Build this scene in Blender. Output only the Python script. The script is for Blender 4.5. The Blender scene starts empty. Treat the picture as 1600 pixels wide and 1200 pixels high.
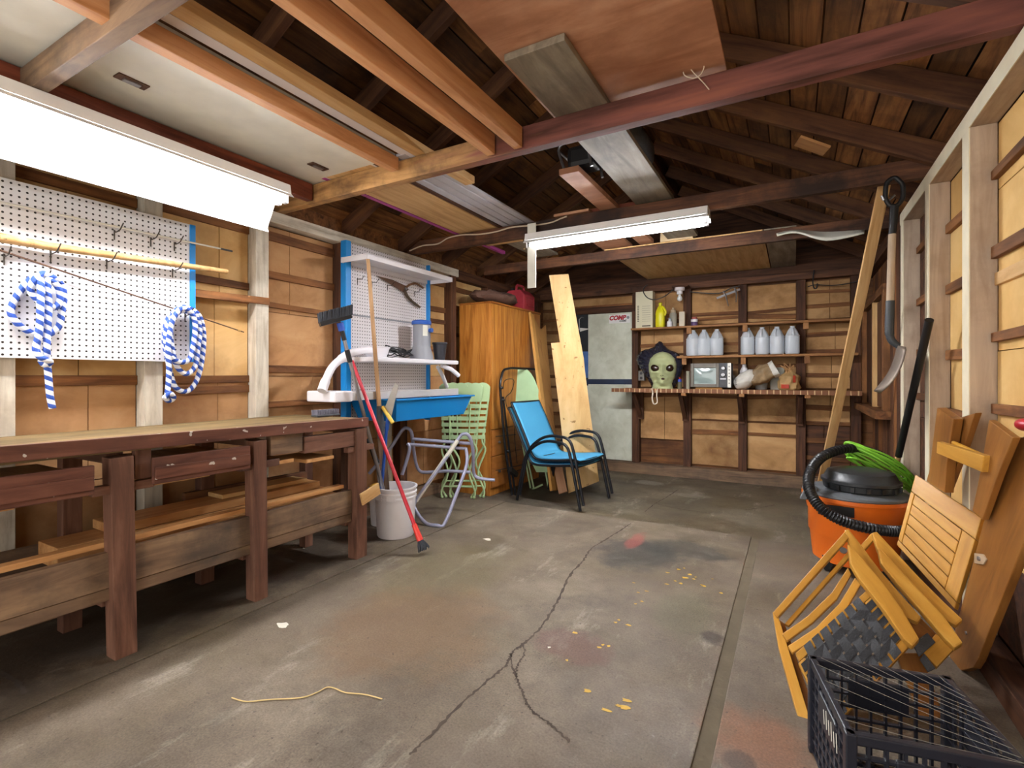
import bpy, bmesh, math, random
from mathutils import Vector, Matrix, Euler, noise as mnoise

random.seed(7)
SC = bpy.context.scene
COL = SC.collection
R = math.radians

# ------------------------------------------------------------------ camera, sky, daylight, exposure
FOC, HCAM, YAW, HORIZ = 785.0, 1.12, R(29.27), 588.0
cam_d = bpy.data.cameras.new('camera')
cam_d.sensor_width = 36.0
cam_d.lens = 36.0 * FOC / 1600.0
cam_d.shift_y = (HORIZ - 600.0) / 1600.0
cam_d.clip_start = 0.02
cam = bpy.data.objects.new('camera', cam_d)
COL.objects.link(cam)
cam.location = (0, 0, HCAM)
cam.rotation_euler = (R(90), 0, YAW)
SC.camera = cam

world = bpy.data.worlds.new('overcast_sky')
SC.world = world
world.use_nodes = True
world.node_tree.nodes['Background'].inputs[0].default_value = (1.0, 0.97, 0.92, 1)
world.node_tree.nodes['Background'].inputs[1].default_value = 2.0
pl = bpy.data.lights.new('doorway_daylight', 'AREA')      # sky portal in the open garage door
pl.shape = 'RECTANGLE'
pl.size, pl.size_y = 3.7, 2.6
pl.cycles.is_portal = True
po = bpy.data.objects.new('doorway_daylight', pl)
COL.objects.link(po)
po.location = (-1.2, -1.6, 1.3)
po.rotation_euler = (R(90), 0, 0)

SC.view_settings.view_transform = 'Standard'
SC.view_settings.look = 'None'
SC.view_settings.gamma = 1.0
SC.view_settings.exposure = 1.0
SC.cycles.max_bounces = 8
SC.cycles.diffuse_bounces = 5
TUBE_POWER = 32.0        # left lamp; the one over the middle is brighter

# ------------------------------------------------------------------ measuring helpers
_s, _c = math.sin(YAW), math.cos(YAW)

def ray(px, py):
    a, b = (px - 800) / FOC, (HORIZ - py) / FOC
    return Vector((a * _c - _s, a * _s + _c, b))

EYE = Vector((0, 0, HCAM))

def PX(px, py, X=None, Y=None, Z=None, d=None):
    """point in the garage measured off the photograph on a known wall / floor plane"""
    r = ray(px, py)
    if X is not None: t = X / r.x
    elif Y is not None: t = Y / r.y
    elif Z is not None: t = (Z - HCAM) / r.z
    else: t = d
    return EYE + r * t

class Plane:
    def __init__(s, a, b, c):
        s.o = a; s.n = (b - a).cross(c - a).normalized()
        if s.n.dot(EYE - a) < 0: s.n = -s.n
    def at(s, px, py, off=0.0):
        r = ray(px, py)
        o = s.o + s.n * off
        t = (o - EYE).dot(s.n) / r.dot(s.n)
        return EYE + r * t

# ------------------------------------------------------------------ materials
def lin(c):
    c = c / 255.0
    return c / 12.92 if c <= 0.04045 else ((c + 0.055) / 1.055) ** 2.4

def rgb(h):
    return (lin(int(h[0:2], 16)), lin(int(h[2:4], 16)), lin(int(h[4:6], 16)), 1)

_M = {}

def newmat(name):
    m = bpy.data.materials.new(name); m.use_nodes = True
    nt = m.node_tree
    b = nt.nodes['Principled BSDF']
    return m, nt, b

def N(nt, t, **kw):
    n = nt.nodes.new(t)
    for k, v in kw.items(): setattr(n, k, v)
    return n

def ramp(nt, stops):
    n = nt.nodes.new('ShaderNodeValToRGB')
    e = n.color_ramp.elements
    e[0].position, e[0].color = stops[0]
    e[1].position, e[1].color = stops[-1]
    for p, c in stops[1:-1]:
        x = e.new(p); x.color = c
    return n

def mixc(nt, fac, a, b, mode='MIX'):
    n = nt.nodes.new('ShaderNodeMix'); n.data_type = 'RGBA'; n.blend_type = mode
    def put(sock, v):
        if isinstance(v, (tuple, list)): sock.default_value = v
        elif isinstance(v, (int, float)): sock.default_value = v
        else: nt.links.new(v, sock)
    put(n.inputs[0], fac); put(n.inputs[6], a); put(n.inputs[7], b)
    return n.outputs[2]

def plain(name, h, rough=0.55, metal=0.0, bump=0.0, bscale=60, var=0.0, spec=0.4, **kw):
    key = ('p', name)
    if key in _M: return _M[key]
    m, nt, b = newmat(name)
    col = rgb(h)
    b.inputs['Base Color'].default_value = col
    b.inputs['Roughness'].default_value = rough
    b.inputs['Metallic'].default_value = metal
    b.inputs['Specular IOR Level'].default_value = spec
    for k, v in kw.items(): b.inputs[k].default_value = v
    tc = N(nt, 'ShaderNodeTexCoord')
    if var > 0:
        n = N(nt, 'ShaderNodeTexNoise'); n.inputs['Scale'].default_value = 9; n.inputs['Detail'].default_value = 6
        nt.links.new(tc.outputs['Object'], n.inputs['Vector'])
        rp = ramp(nt, [(0.3, tuple(x * (1 - var) for x in col[:3]) + (1,)), (0.7, tuple(min(1, x * (1 + var)) for x in col[:3]) + (1,))])
        nt.links.new(n.outputs['Fac'], rp.inputs[0]); nt.links.new(rp.outputs[0], b.inputs['Base Color'])
    if bump > 0:
        n = N(nt, 'ShaderNodeTexNoise'); n.inputs['Scale'].default_value = bscale; n.inputs['Detail'].default_value = 4
        nt.links.new(tc.outputs['Object'], n.inputs['Vector'])
        bp = N(nt, 'ShaderNodeBump'); bp.inputs['Strength'].default_value = bump; bp.inputs['Distance'].default_value = 0.01
        nt.links.new(n.outputs['Fac'], bp.inputs['Height']); nt.links.new(bp.outputs[0], b.inputs['Normal'])
    _M[key] = m
    return m

def wood(name, base, dark, light=None, axis='X', across=11.0, rough=0.6, stain=None, stain_amt=0.5, contrast=1.0, rnd=0.14, attr=False, spec=0.3, stain_scale=1.6, specks=None):
    key = ('w', name, axis)
    if key in _M: return _M[key]
    m, nt, b = newmat(name if axis == 'X' else name + '_' + axis.lower())
    light = light or base
    tc = N(nt, 'ShaderNodeTexCoord'); oi = N(nt, 'ShaderNodeObjectInfo')
    sc = N(nt, 'ShaderNodeVectorMath', operation='SCALE'); sc.inputs[0].default_value = (37, 53, 71)
    nt.links.new(oi.outputs['Random'], sc.inputs['Scale'])
    add = N(nt, 'ShaderNodeVectorMath', operation='ADD')
    nt.links.new(tc.outputs['Object'], add.inputs[0]); nt.links.new(sc.outputs[0], add.inputs[1])
    vec = add.outputs[0]
    if attr:
        at = N(nt, 'ShaderNodeAttribute'); at.attribute_name = 'rnd'
        s2 = N(nt, 'ShaderNodeVectorMath', operation='SCALE'); s2.inputs[0].default_value = (11, 23, 31)
        nt.links.new(at.outputs['Fac'], s2.inputs['Scale'])
        a2 = N(nt, 'ShaderNodeVectorMath', operation='ADD')
        nt.links.new(vec, a2.inputs[0]); nt.links.new(s2.outputs[0], a2.inputs[1]); vec = a2.outputs[0]
    mp = N(nt, 'ShaderNodeMapping')
    al, ac = 0.9, across
    mp.inputs['Scale'].default_value = {'X': (al, ac, ac), 'Y': (ac, al, ac), 'Z': (ac, ac, al)}[axis]
    nt.links.new(vec, mp.inputs['Vector'])
    n1 = N(nt, 'ShaderNodeTexNoise'); n1.inputs['Scale'].default_value = 2.2; n1.inputs['Detail'].default_value = 7
    n1.inputs['Roughness'].default_value = 0.62; n1.inputs['Distortion'].default_value = 0.7
    nt.links.new(mp.outputs[0], n1.inputs['Vector'])
    w = 0.2 / contrast
    rp = ramp(nt, [(0.5 - w, rgb(dark)), (0.5, rgb(base)), (0.5 + w, rgb(light))])
    nt.links.new(n1.outputs['Fac'], rp.inputs[0])
    col = rp.outputs[0]
    if stain:
        n2 = N(nt, 'ShaderNodeTexNoise'); n2.inputs['Scale'].default_value = stain_scale; n2.inputs['Detail'].default_value = 6
        n2.inputs['Roughness'].default_value = 0.65
        nt.links.new(vec, n2.inputs['Vector'])
        r2 = ramp(nt, [(0.47, (0, 0, 0, 1)), (0.66, (stain_amt,) * 3 + (1,))])
        nt.links.new(n2.outputs['Fac'], r2.inputs[0])
        col = mixc(nt, r2.outputs[0], col, rgb(stain))
    if specks:
        n3 = N(nt, 'ShaderNodeTexNoise'); n3.inputs['Scale'].default_value = 24; n3.inputs['Detail'].default_value = 2; n3.inputs['Roughness'].default_value = 0.4
        nt.links.new(vec, n3.inputs['Vector'])
        r3 = ramp(nt, [(0.70, (0, 0, 0, 1)), (0.715, (0.85, 0.85, 0.85, 1))])
        nt.links.new(n3.outputs['Fac'], r3.inputs[0])
        col = mixc(nt, r3.outputs[0], col, rgb(specks))
    hsv = N(nt, 'ShaderNodeHueSaturation')
    mr = N(nt, 'ShaderNodeMapRange'); mr.inputs['To Min'].default_value = 1 - rnd; mr.inputs['To Max'].default_value = 1 + rnd
    nt.links.new((at.outputs['Fac'] if attr else oi.outputs['Random']), mr.inputs['Value'])
    nt.links.new(mr.outputs[0], hsv.inputs['Value']); nt.links.new(col, hsv.inputs['Color'])
    nt.links.new(hsv.outputs[0], b.inputs['Base Color'])
    b.inputs['Roughness'].default_value = rough
    b.inputs['Specular IOR Level'].default_value = spec
    bp = N(nt, 'ShaderNodeBump'); bp.inputs['Strength'].default_value = 0.25; bp.inputs['Distance'].default_value = 0.004
    nt.links.new(n1.outputs['Fac'], bp.inputs['Height']); nt.links.new(bp.outputs[0], b.inputs['Normal'])
    _M[key] = m
    return m

def pegmat(name, h, pitch, rad, ax=(1, 2), hole='2a2622'):
    m, nt, b = newmat(name)
    tc = N(nt, 'ShaderNodeTexCoord'); sp = N(nt, 'ShaderNodeSeparateXYZ')
    nt.links.new(tc.outputs['Object'], sp.inputs[0])
    outs = []
    for a in ax:
        d = N(nt, 'ShaderNodeMath', operation='DIVIDE'); d.inputs[1].default_value = pitch
        nt.links.new(sp.outputs[a], d.inputs[0])
        f = N(nt, 'ShaderNodeMath', operation='FRACT'); nt.links.new(d.outputs[0], f.inputs[0])
        s = N(nt, 'ShaderNodeMath', operation='SUBTRACT'); s.inputs[1].default_value = 0.5
        nt.links.new(f.outputs[0], s.inputs[0])
        p = N(nt, 'ShaderNodeMath', operation='POWER'); p.inputs[1].default_value = 2; nt.links.new(s.outputs[0], p.inputs[0])
        ab = N(nt, 'ShaderNodeMath', operation='MULTIPLY'); nt.links.new(s.outputs[0], ab.inputs[0]); nt.links.new(s.outputs[0], ab.inputs[1])
        outs.append(ab.outputs[0])
    ad = N(nt, 'ShaderNodeMath', operation='ADD'); nt.links.new(outs[0], ad.inputs[0]); nt.links.new(outs[1], ad.inputs[1])
    lt = N(nt, 'ShaderNodeMath', operation='LESS_THAN'); lt.inputs[1].default_value = (rad / pitch) ** 2
    nt.links.new(ad.outputs[0], lt.inputs[0])
    nt.links.new(mixc(nt, lt.outputs[0], rgb(h), rgb(hole)), b.inputs['Base Color'])
    b.inputs['Roughness'].default_value = 0.4
    return m

def emit(name, h, power):
    m, nt, b = newmat(name)
    b.inputs['Base Color'].default_value = rgb(h)
    b.inputs['Emission Color'].default_value = rgb(h)
    b.inputs['Emission Strength'].default_value = power
    return m

def striped(name, ha, hb, scale):
    """two-colour twisted rope: stripes along the UV length"""
    m, nt, b = newmat(name)
    uv = N(nt, 'ShaderNodeUVMap'); sp = N(nt, 'ShaderNodeSeparateXYZ'); nt.links.new(uv.outputs[0], sp.inputs[0])
    ml = N(nt, 'ShaderNodeMath', operation='MULTIPLY'); ml.inputs[1].default_value = scale; nt.links.new(sp.outputs[0], ml.inputs[0])
    ad = N(nt, 'ShaderNodeMath', operation='ADD'); nt.links.new(ml.outputs[0], ad.inputs[0]); nt.links.new(sp.outputs[1], ad.inputs[1])
    fr = N(nt, 'ShaderNodeMath', operation='FRACT'); nt.links.new(ad.outputs[0], fr.inputs[0])
    gt = N(nt, 'ShaderNodeMath', operation='GREATER_THAN'); gt.inputs[1].default_value = 0.52; nt.links.new(fr.outputs[0], gt.inputs[0])
    nt.links.new(mixc(nt, gt.outputs[0], rgb(ha), rgb(hb)), b.inputs['Base Color'])
    b.inputs['Roughness'].default_value = 0.7
    wv = N(nt, 'ShaderNodeMath', operation='PINGPONG'); wv.inputs[1].default_value = 0.25; nt.links.new(ad.outputs[0], wv.inputs[0])
    bp = N(nt, 'ShaderNodeBump'); bp.inputs['Strength'].default_value = 0.6; bp.inputs['Distance'].default_value = 0.006
    nt.links.new(wv.outputs[0], bp.inputs['Height']); nt.links.new(bp.outputs[0], b.inputs['Normal'])
    return m

# ------------------------------------------------------------------ object helpers
def W(o):
    if o.parent is None: return o.matrix_basis.copy()
    return W(o.parent) @ o.matrix_parent_inverse @ o.matrix_basis

def link(o, parent=None):
    COL.objects.link(o)
    if parent is not None:
        o.parent = parent
        o.matrix_parent_inverse = W(parent).inverted()
    return o

def tag(o, label=None, cat=None, group=None, kind=None):
    if label: o['label'] = label
    if cat: o['category'] = cat
    if group: o['group'] = group
    if kind: o['kind'] = kind
    return o

def thing(name, label, cat, loc=(0, 0, 0), rz=0.0, group=None, kind=None):
    o = bpy.data.objects.new(name, None)
    o.empty_display_size = 0.1
    o.matrix_basis = Matrix.Translation(Vector(loc)) @ Matrix.Rotation(rz, 4, 'Z')
    link(o)
    return tag(o, label, cat, group, kind)

def place(root, loc, rot=(0, 0, 0)):
    root.matrix_basis = Matrix.Translation(Vector(loc)) @ Euler(rot).to_matrix().to_4x4()

def dup(o, parent=None):
    c = o.copy()
    COL.objects.link(c)
    if parent is not None: c.parent = parent
    for ch in list(o.children): dup(ch, c)
    return c

class MB:
    def __init__(s):
        s.v = []; s.f = []; s.sm = []; s.mi = []; s.uv = []; s.rn = []; s.cur = 0; s.rnd = 0.0
    def face(s, idx, smooth=False, uv=None):
        s.f.append(idx); s.sm.append(smooth); s.mi.append(s.cur); s.uv.append(uv); s.rn.append(s.rnd)
    def vert(s, p):
        s.v.append(Vector(p)); return len(s.v) - 1
    def poly(s, pts, smooth=False):
        s.face([s.vert(p) for p in pts], smooth)
        return s
    def hexa(s, P):
        b = len(s.v); s.v += [Vector(p) for p in P]
        for q in ((0, 3, 2, 1), (4, 5, 6, 7), (0, 1, 5, 4), (1, 2, 6, 5), (2, 3, 7, 6), (3, 0, 4, 7)):
            s.face([b + i for i in q])
        return s
    def bb(s, x0, x1, y0, y1, z0, z1):
        s.hexa([(x0, y0, z0), (x1, y0, z0), (x1, y1, z0), (x0, y1, z0), (x0, y0, z1), (x1, y0, z1), (x1, y1, z1), (x0, y1, z1)])
        return s
    def beam(s, p0, p1, w, h, up=(0, 0, 1)):
        p0, p1 = Vector(p0), Vector(p1); up = Vector(up)
        d = (p1 - p0).normalized(); a = up.cross(d)
        if a.length < 1e-4: a = Vector((1, 0, 0)).cross(d)
        a.normalize(); u = d.cross(a)
        a *= w / 2; u *= h / 2
        s.hexa([p0 - a - u, p0 + a - u, p0 + a + u, p0 - a + u, p1 - a - u, p1 + a - u, p1 + a + u, p1 - a + u])
        return s
    def tube(s, pts, r, n=10, closed=False, caps=True, flat=1.0, up=None):
        pts = [Vector(p) for p in pts]
        m = len(pts); rs = r if isinstance(r, (list, tuple)) else [r] * m
        base = len(s.v); nrm = None; L = 0; us = []
        for i in range(m):
            if closed: t = (pts[(i + 1) % m] - pts[i - 1])
            else: t = pts[min(i + 1, m - 1)] - pts[max(i - 1, 0)]
            if t.length < 1e-9: t = Vector((0, 0, 1))
            t.normalize()
            if nrm is None:
                ref = Vector(up) if up else (Vector((0, 0, 1)) if abs(t.z) < 0.9 else Vector((1, 0, 0)))
                nrm = (ref - t * ref.dot(t)).normalized()
            else:
                nrm = (nrm - t * nrm.dot(t)); nrm.normalize()
            bn = t.cross(nrm)
            if i: L += (pts[i] - pts[i - 1]).length
            us.append(L)
            for k in range(n):
                a = 2 * math.pi * k / n
                s.v.append(pts[i] + (nrm * math.cos(a) * flat + bn * math.sin(a)) * rs[i])
        for i in range(m if closed else m - 1):
            j = (i + 1) % m
            for k in range(n):
                k2 = (k + 1) % n
                u1 = us[j] if j else L + 0.01
                s.face([base + i * n + k, base + i * n + k2, base + j * n + k2, base + j * n + k], True,
                       [(us[i], k / n), (us[i], (k + 1) / n), (u1, (k + 1) / n), (u1, k / n)])
        if caps and not closed:
            s.face([base + k for k in range(n)][::-1]); s.face([base + (m - 1) * n + k for k in range(n)])
        return s
    def lathe(s, prof, c=(0, 0, 0), n=24, M=None, sq=0.0, cap0=True, cap1=True):
        base = len(s.v); c = Vector(c)
        for (r, z) in prof:
            for k in range(n):
                a = 2 * math.pi * k / n
                rr = r
                if sq: rr = r * (1 + sq * (1 / max(abs(math.cos(a)), abs(math.sin(a))) - 1))
                p = Vector((rr * math.cos(a), rr * math.sin(a), z))
                if M: p = M @ p
                s.v.append(c + p)
        for i in range(len(prof) - 1):
            for k in range(n):
                k2 = (k + 1) % n
                s.face([base + i * n + k, base + i * n + k2, base + (i + 1) * n + k2, base + (i + 1) * n + k], True)
        if cap0: s.face([base + k for k in range(n)][::-1])
        if cap1: s.face([base + (len(prof) - 1) * n + k for k in range(n)])
        return s
    def prism(s, pts, off):
        """closed outline extruded by the vector off"""
        off = Vector(off); n = len(pts)
        b = len(s.v); s.v += [Vector(p) for p in pts]; s.v += [Vector(p) + off for p in pts]
        s.face([b + i for i in range(n)][::-1]); s.face([b + n + i for i in range(n)])
        for i in range(n):
            j = (i + 1) % n
            s.face([b + i, b + j, b + n + j, b + n + i])
        return s
    def grid(s, fn, nu, nv, closed=False, smooth=True):
        b = len(s.v)
        for i in range(nu):
            for j in range(nv): s.v.append(Vector(fn(i / (nu if closed else nu - 1), j / (nv - 1))))
        for i in range(nu if closed else nu - 1):
            i2 = (i + 1) % nu
            for j in range(nv - 1):
                s.face([b + i * nv + j, b + i2 * nv + j, b + i2 * nv + j + 1, b + i * nv + j + 1], smooth)
        return s
    def sphere(s, c, rx, ry=None, rz=None, n=16, m=10):
        ry = ry or rx; rz = rz or rx; c = Vector(c)
        s.grid(lambda u, v: c + Vector((rx * math.sin(math.pi * v) * math.cos(2 * math.pi * u), ry * math.sin(math.pi * v) * math.sin(2 * math.pi * u), -rz * math.cos(math.pi * v))), n, m, closed=True)
        return s
    def build(s, name, mats, parent=None, bevel=0.0, M=None, angle=40, fix=True, origin=True):
        if not isinstance(mats, (list, tuple)): mats = [mats]
        vs = s.v
        if M is None:
            if origin:
                xs = [p.x for p in vs]; ys = [p.y for p in vs]; zs = [p.z for p in vs]
                o = Vector(((min(xs) + max(xs)) / 2, (min(ys) + max(ys)) / 2, min(zs)))
            else: o = Vector((0, 0, 0))
            M = Matrix.Translation(o)
            loc = [p - o for p in vs]
        else: loc = vs
        me = bpy.data.meshes.new(name)
        me.from_pydata([tuple(p) for p in loc], [], s.f)
        for m in mats: me.materials.append(m)
        uvl = me.uv_layers.new(name='UVMap') if any(s.uv) else None
        at = me.attributes.new('rnd', 'FLOAT', 'FACE') if any(s.rn) else None
        for i, p in enumerate(me.polygons):
            p.use_smooth = s.sm[i]; p.material_index = s.mi[i]
            if uvl and s.uv[i]:
                for li, q in zip(p.loop_indices, s.uv[i]): uvl.data[li].uv = q
            if at: at.data[i].value = s.rn[i]
        if fix or bevel:
            bm = bmesh.new(); bm.from_mesh(me)
            if fix: bmesh.ops.recalc_face_normals(bm, faces=bm.faces)
            if bevel:
                es = [e for e in bm.edges if len(e.link_faces) == 2 and e.calc_face_angle(0) > R(50)]
                bmesh.ops.bevel(bm, geom=es, offset=bevel, segments=2, affect='EDGES', profile=0.6)
            bm.to_mesh(me); bm.free()
        if any(s.sm): me.set_sharp_from_angle(angle=R(angle))
        me.update()
        o = bpy.data.objects.new(name, me)
        o.matrix_basis = M
        return link(o, parent)

def board(name, p0, p1, w, h, mat, parent=None, up=(0, 0, 1), bevel=0.003):
    """squared timber from p0 to p1: h along 'up', w across; the grain follows its length"""
    p0, p1 = Vector(p0), Vector(p1); d = p1 - p0; L = d.length; d.normalize()
    up = Vector(up); a = up.cross(d)
    if a.length < 1e-4: a = Vector((0, 1, 0)).cross(d)
    a.normalize(); u = d.cross(a)
    M = Matrix((d, a, u)).transposed().to_4x4(); M.translation = p0
    mb = MB().bb(0, L, -w / 2, w / 2, -h / 2, h / 2)
    return mb.build(name, mat, parent, bevel=min(bevel, w * 0.3, h * 0.3), M=M)

def bx(name, x0, x1, y0, y1, z0, z1, mat, parent=None, bevel=0.003):
    sx, sy, sz = x1 - x0, y1 - y0, z1 - z0
    cx, cy, cz = (x0 + x1) / 2, (y0 + y1) / 2, (z0 + z1) / 2
    if sx >= sy and sx >= sz: return board(name, (x0, cy, cz), (x1, cy, cz), sy, sz, mat, parent, (0, 0, 1), bevel)
    if sy >= sz: return board(name, (cx, y0, cz), (cx, y1, cz), sx, sz, mat, parent, (0, 0, 1), bevel)
    return board(name, (cx, cy, z0), (cx, cy, z1), sx, sy, mat, parent, (0, 1, 0), bevel)

def spline(pts, k=6, closed=False):
    pts = [Vector(p) for p in pts]; n = len(pts); out = []
    rng = range(n) if closed else range(n - 1)
    for i in rng:
        if closed: a, b, c, d = pts[i - 1], pts[i], pts[(i + 1) % n], pts[(i + 2) % n]
        else: a, b, c, d = pts[max(i - 1, 0)], pts[i], pts[i + 1], pts[min(i + 2, n - 1)]
        for j in range(k):
            t = j / k
            out.append(0.5 * ((2 * b) + (c - a) * t + (2 * a - 5 * b + 4 * c - d) * t * t + (3 * b - a - 3 * c + d) * t ** 3))
    if not closed: out.append(pts[-1])
    return out

def rounded(pts, r, k=5):
    """polyline with its corners rounded to radius ~r"""
    pts = [Vector(p) for p in pts]; out = [pts[0]]
    for i in range(1, len(pts) - 1):
        a, b, c = pts[i - 1], pts[i], pts[i + 1]
        q = min(r, (a - b).length * 0.45, (c - b).length * 0.45)
        s0 = b + (a - b).normalized() * q; s1 = b + (c - b).normalized() * q
        for j in range(k + 1):
            t = j / k
            out.append((1 - t) ** 2 * s0 + 2 * t * (1 - t) * b + t * t * s1)
    out.append(pts[-1]); return out

def text_mesh(name, body, size, mat, M, parent=None, shear=0.0, depth=0.0006, bold=0.0):
    cu = bpy.data.curves.new(name, 'FONT'); cu.body = body; cu.size = size; cu.align_x = 'CENTER'; cu.align_y = 'CENTER'
    cu.shear = shear; cu.extrude = depth; cu.offset = bold
    ob = bpy.data.objects.new(name + '_curve', cu)
    COL.objects.link(ob)
    dg = bpy.context.evaluated_depsgraph_get()
    me = bpy.data.meshes.new_from_object(ob.evaluated_get(dg))
    COL.objects.unlink(ob); bpy.data.objects.remove(ob)
    me.name = name; me.materials.clear(); me.materials.append(mat)
    o = bpy.data.objects.new(name, me); o.matrix_basis = M
    return link(o, parent)

# ------------------------------------------------------------------ palette
KRAFT = wood('kraft_board', 'd0a870', 'bd935c', 'dcb984', axis='Y', across=1.6, rough=0.75, stain='8f6136', stain_amt=0.7, rnd=0.1, spec=0.15, stain_scale=1.1)
KRAFT_R = wood('kraft_board_red', 'b98c60', 'a0724a', 'c69c70', axis='Y', across=1.6, rough=0.75, stain='7e5236', stain_amt=0.65, rnd=0.1, spec=0.15)
KRAFT_Y = wood('kraft_board_yellow', 'dcb473', 'cfa562', 'e3bf80', axis='Y', across=1.4, rough=0.75, stain='b98a4c', stain_amt=0.5, rnd=0.06, spec=0.15)
WHITEST = wood('whitewashed_stud', 'cfc6b4', 'a89c88', 'e2dac8', across=9, rough=0.7, stain='8a7a68', stain_amt=0.4, rnd=0.06, stain_scale=4)
PINKST = wood('primed_stud', 'b9a48e', 'a48e78', 'c7b39c', across=9, rough=0.75, stain='8c7460', stain_amt=0.35, rnd=0.04, stain_scale=5)
CREAM = plain('cream_paint', 'e6dcc0', 0.6, var=0.08)
BATTEN = wood('lath', '7a4f2c', '4a2c18', '966438', across=10, rough=0.75, stain='3a2216', stain_amt=0.6, rnd=0.22)
DARKST = wood('old_stud', '4d3020', '2c1a12', '664128', across=10, rough=0.75, rnd=0.15)
RAFTER = wood('rafter_wood', '63402a', '402719', '76502f', across=10, rough=0.7, stain='2e1a12', stain_amt=0.5, rnd=0.15)
REDBEAM = wood('red_beam', '7c402c', '54291d', '915038', across=10, rough=0.65, stain='3c1e18', stain_amt=0.6, rnd=0.1)
DARKBEAM = wood('sooty_beam', '5f3c27', '39241a', '7a4f32', across=10, rough=0.65, stain='1d1412', stain_amt=0.85, rnd=0.1, stain_scale=2.2)
ROOFB = wood('roof_sheathing', '7e5430', '4a2e1c', '9c6c3c', axis='Y', across=10, rough=0.75, stain='241612', stain_amt=0.75, rnd=0.5, attr=True)
BENCH = wood('bench_red_paint', '6e4c3c', '4c3228', '866250', across=10, rough=0.5, stain='45302a', stain_amt=0.6, rnd=0.12)
BENCH_SP = wood('bench_paint_spattered', '6a4234', '4a2c22', '805442', across=10, rough=0.5, stain='45302a', stain_amt=0.6, rnd=0.08, specks='cfc8bc')
BENCHTOP = wood('bench_top_wood', '75603e', '52412a', '8a734c', across=9, rough=0.7, stain='4b3c2a', stain_amt=0.7, rnd=0.05)
RAILW = wood('grey_brown_board', '79604a', '4f3d30', '907558', across=8, rough=0.7, stain='3a3632', stain_amt=0.7, rnd=0.12, stain_scale=2.5)
PINE = wood('planed_pine', 'c2905c', 'a57040', 'd2a672', across=8, rough=0.5, rnd=0.12)
PINE_L = wood('pale_pine', 'c9a06a', 'ae8450', 'd8b480', across=9, rough=0.6, rnd=0.08)
ORANGE = wood('fir_joist', 'cc9464', 'ae7444', 'd8a676', across=9, rough=0.6, rnd=0.08)
PLY = wood('plywood', 'd2ac74', 'c09860', 'dcba86', axis='Z', across=4, rough=0.6, stain='b08a52', stain_amt=0.5, rnd=0.03, stain_scale=3, specks='8a6438')
PLY_PINK = wood('plywood_pinkish', 'b98666', '9c6a4c', 'c99a7a', axis='Y', across=4, rough=0.65, stain='8a5a40', stain_amt=0.6, rnd=0.03)
OAK = wood('oak_veneer', 'b8762e', '955618', 'c98a40', axis='Z', across=9, rough=0.38, rnd=0.03, spec=0.5, contrast=1.3)
BEECH = wood('lacquered_beech', 'c08c38', 'a6732a', 'd0a04c', across=6, rough=0.35, rnd=0.08, spec=0.5)
BEECH_D = wood('oiled_hardwood', '8e5c28', '6e431a', 'a06e34', across=6, rough=0.4, rnd=0.06, spec=0.5)
HARDB = plain('fibreboard', '8a7a68', 0.7, var=0.1)
WHITE = plain('white_enamel', 'e8e6e2', 0.35, spec=0.5)
WHITEPL = plain('white_plastic', 'e6e3e6', 0.4, var=0.03)
OFFWHITE = plain('off_white_paint', 'd9d6c8', 0.6, var=0.06)
BLUE = plain('bright_blue_plastic', '1485cf', 0.35, spec=0.5)
BLACK = plain('black_plastic', '1d1c1d', 0.45)
BLACKM = plain('black_metal', '1a1b20', 0.35, metal=0.3)
STEEL = plain('steel', 'a8a8ac', 0.32, metal=0.9)
GREYPL = plain('grey_plastic', '8e9096', 0.5)
DGREY = plain('dark_grey_plastic', '43464a', 0.5)
RUST = plain('rusty_steel', '5a4030', 0.7, metal=0.3, var=0.3)
SAGE = plain('sage_green_enamel', 'a3bd8c', 0.45, spec=0.5)
REDP = plain('red_paint', 'b5182a', 0.35, spec=0.5)
WIRE = plain('wire_steel', '4a443e', 0.45, metal=0.6)
CORDW = plain('pale_flex', 'cdb9a0', 0.6)
ROPE = striped('blue_white_rope', 'e4e6ec', '2b4fa6', 24)
PEG_A = pegmat('pegboard_white', 'e4e3e4', 0.0265, 0.0047)
PEG_B = pegmat('pegboard_small_holes', 'e4dfe0', 0.0254, 0.0044)
TUBE = emit('lit_tube', 'f8faff', TUBE_POWER)
TUBE_B = emit('lit_tube_bright', 'f8faff', TUBE_POWER * 3.0)

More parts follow.
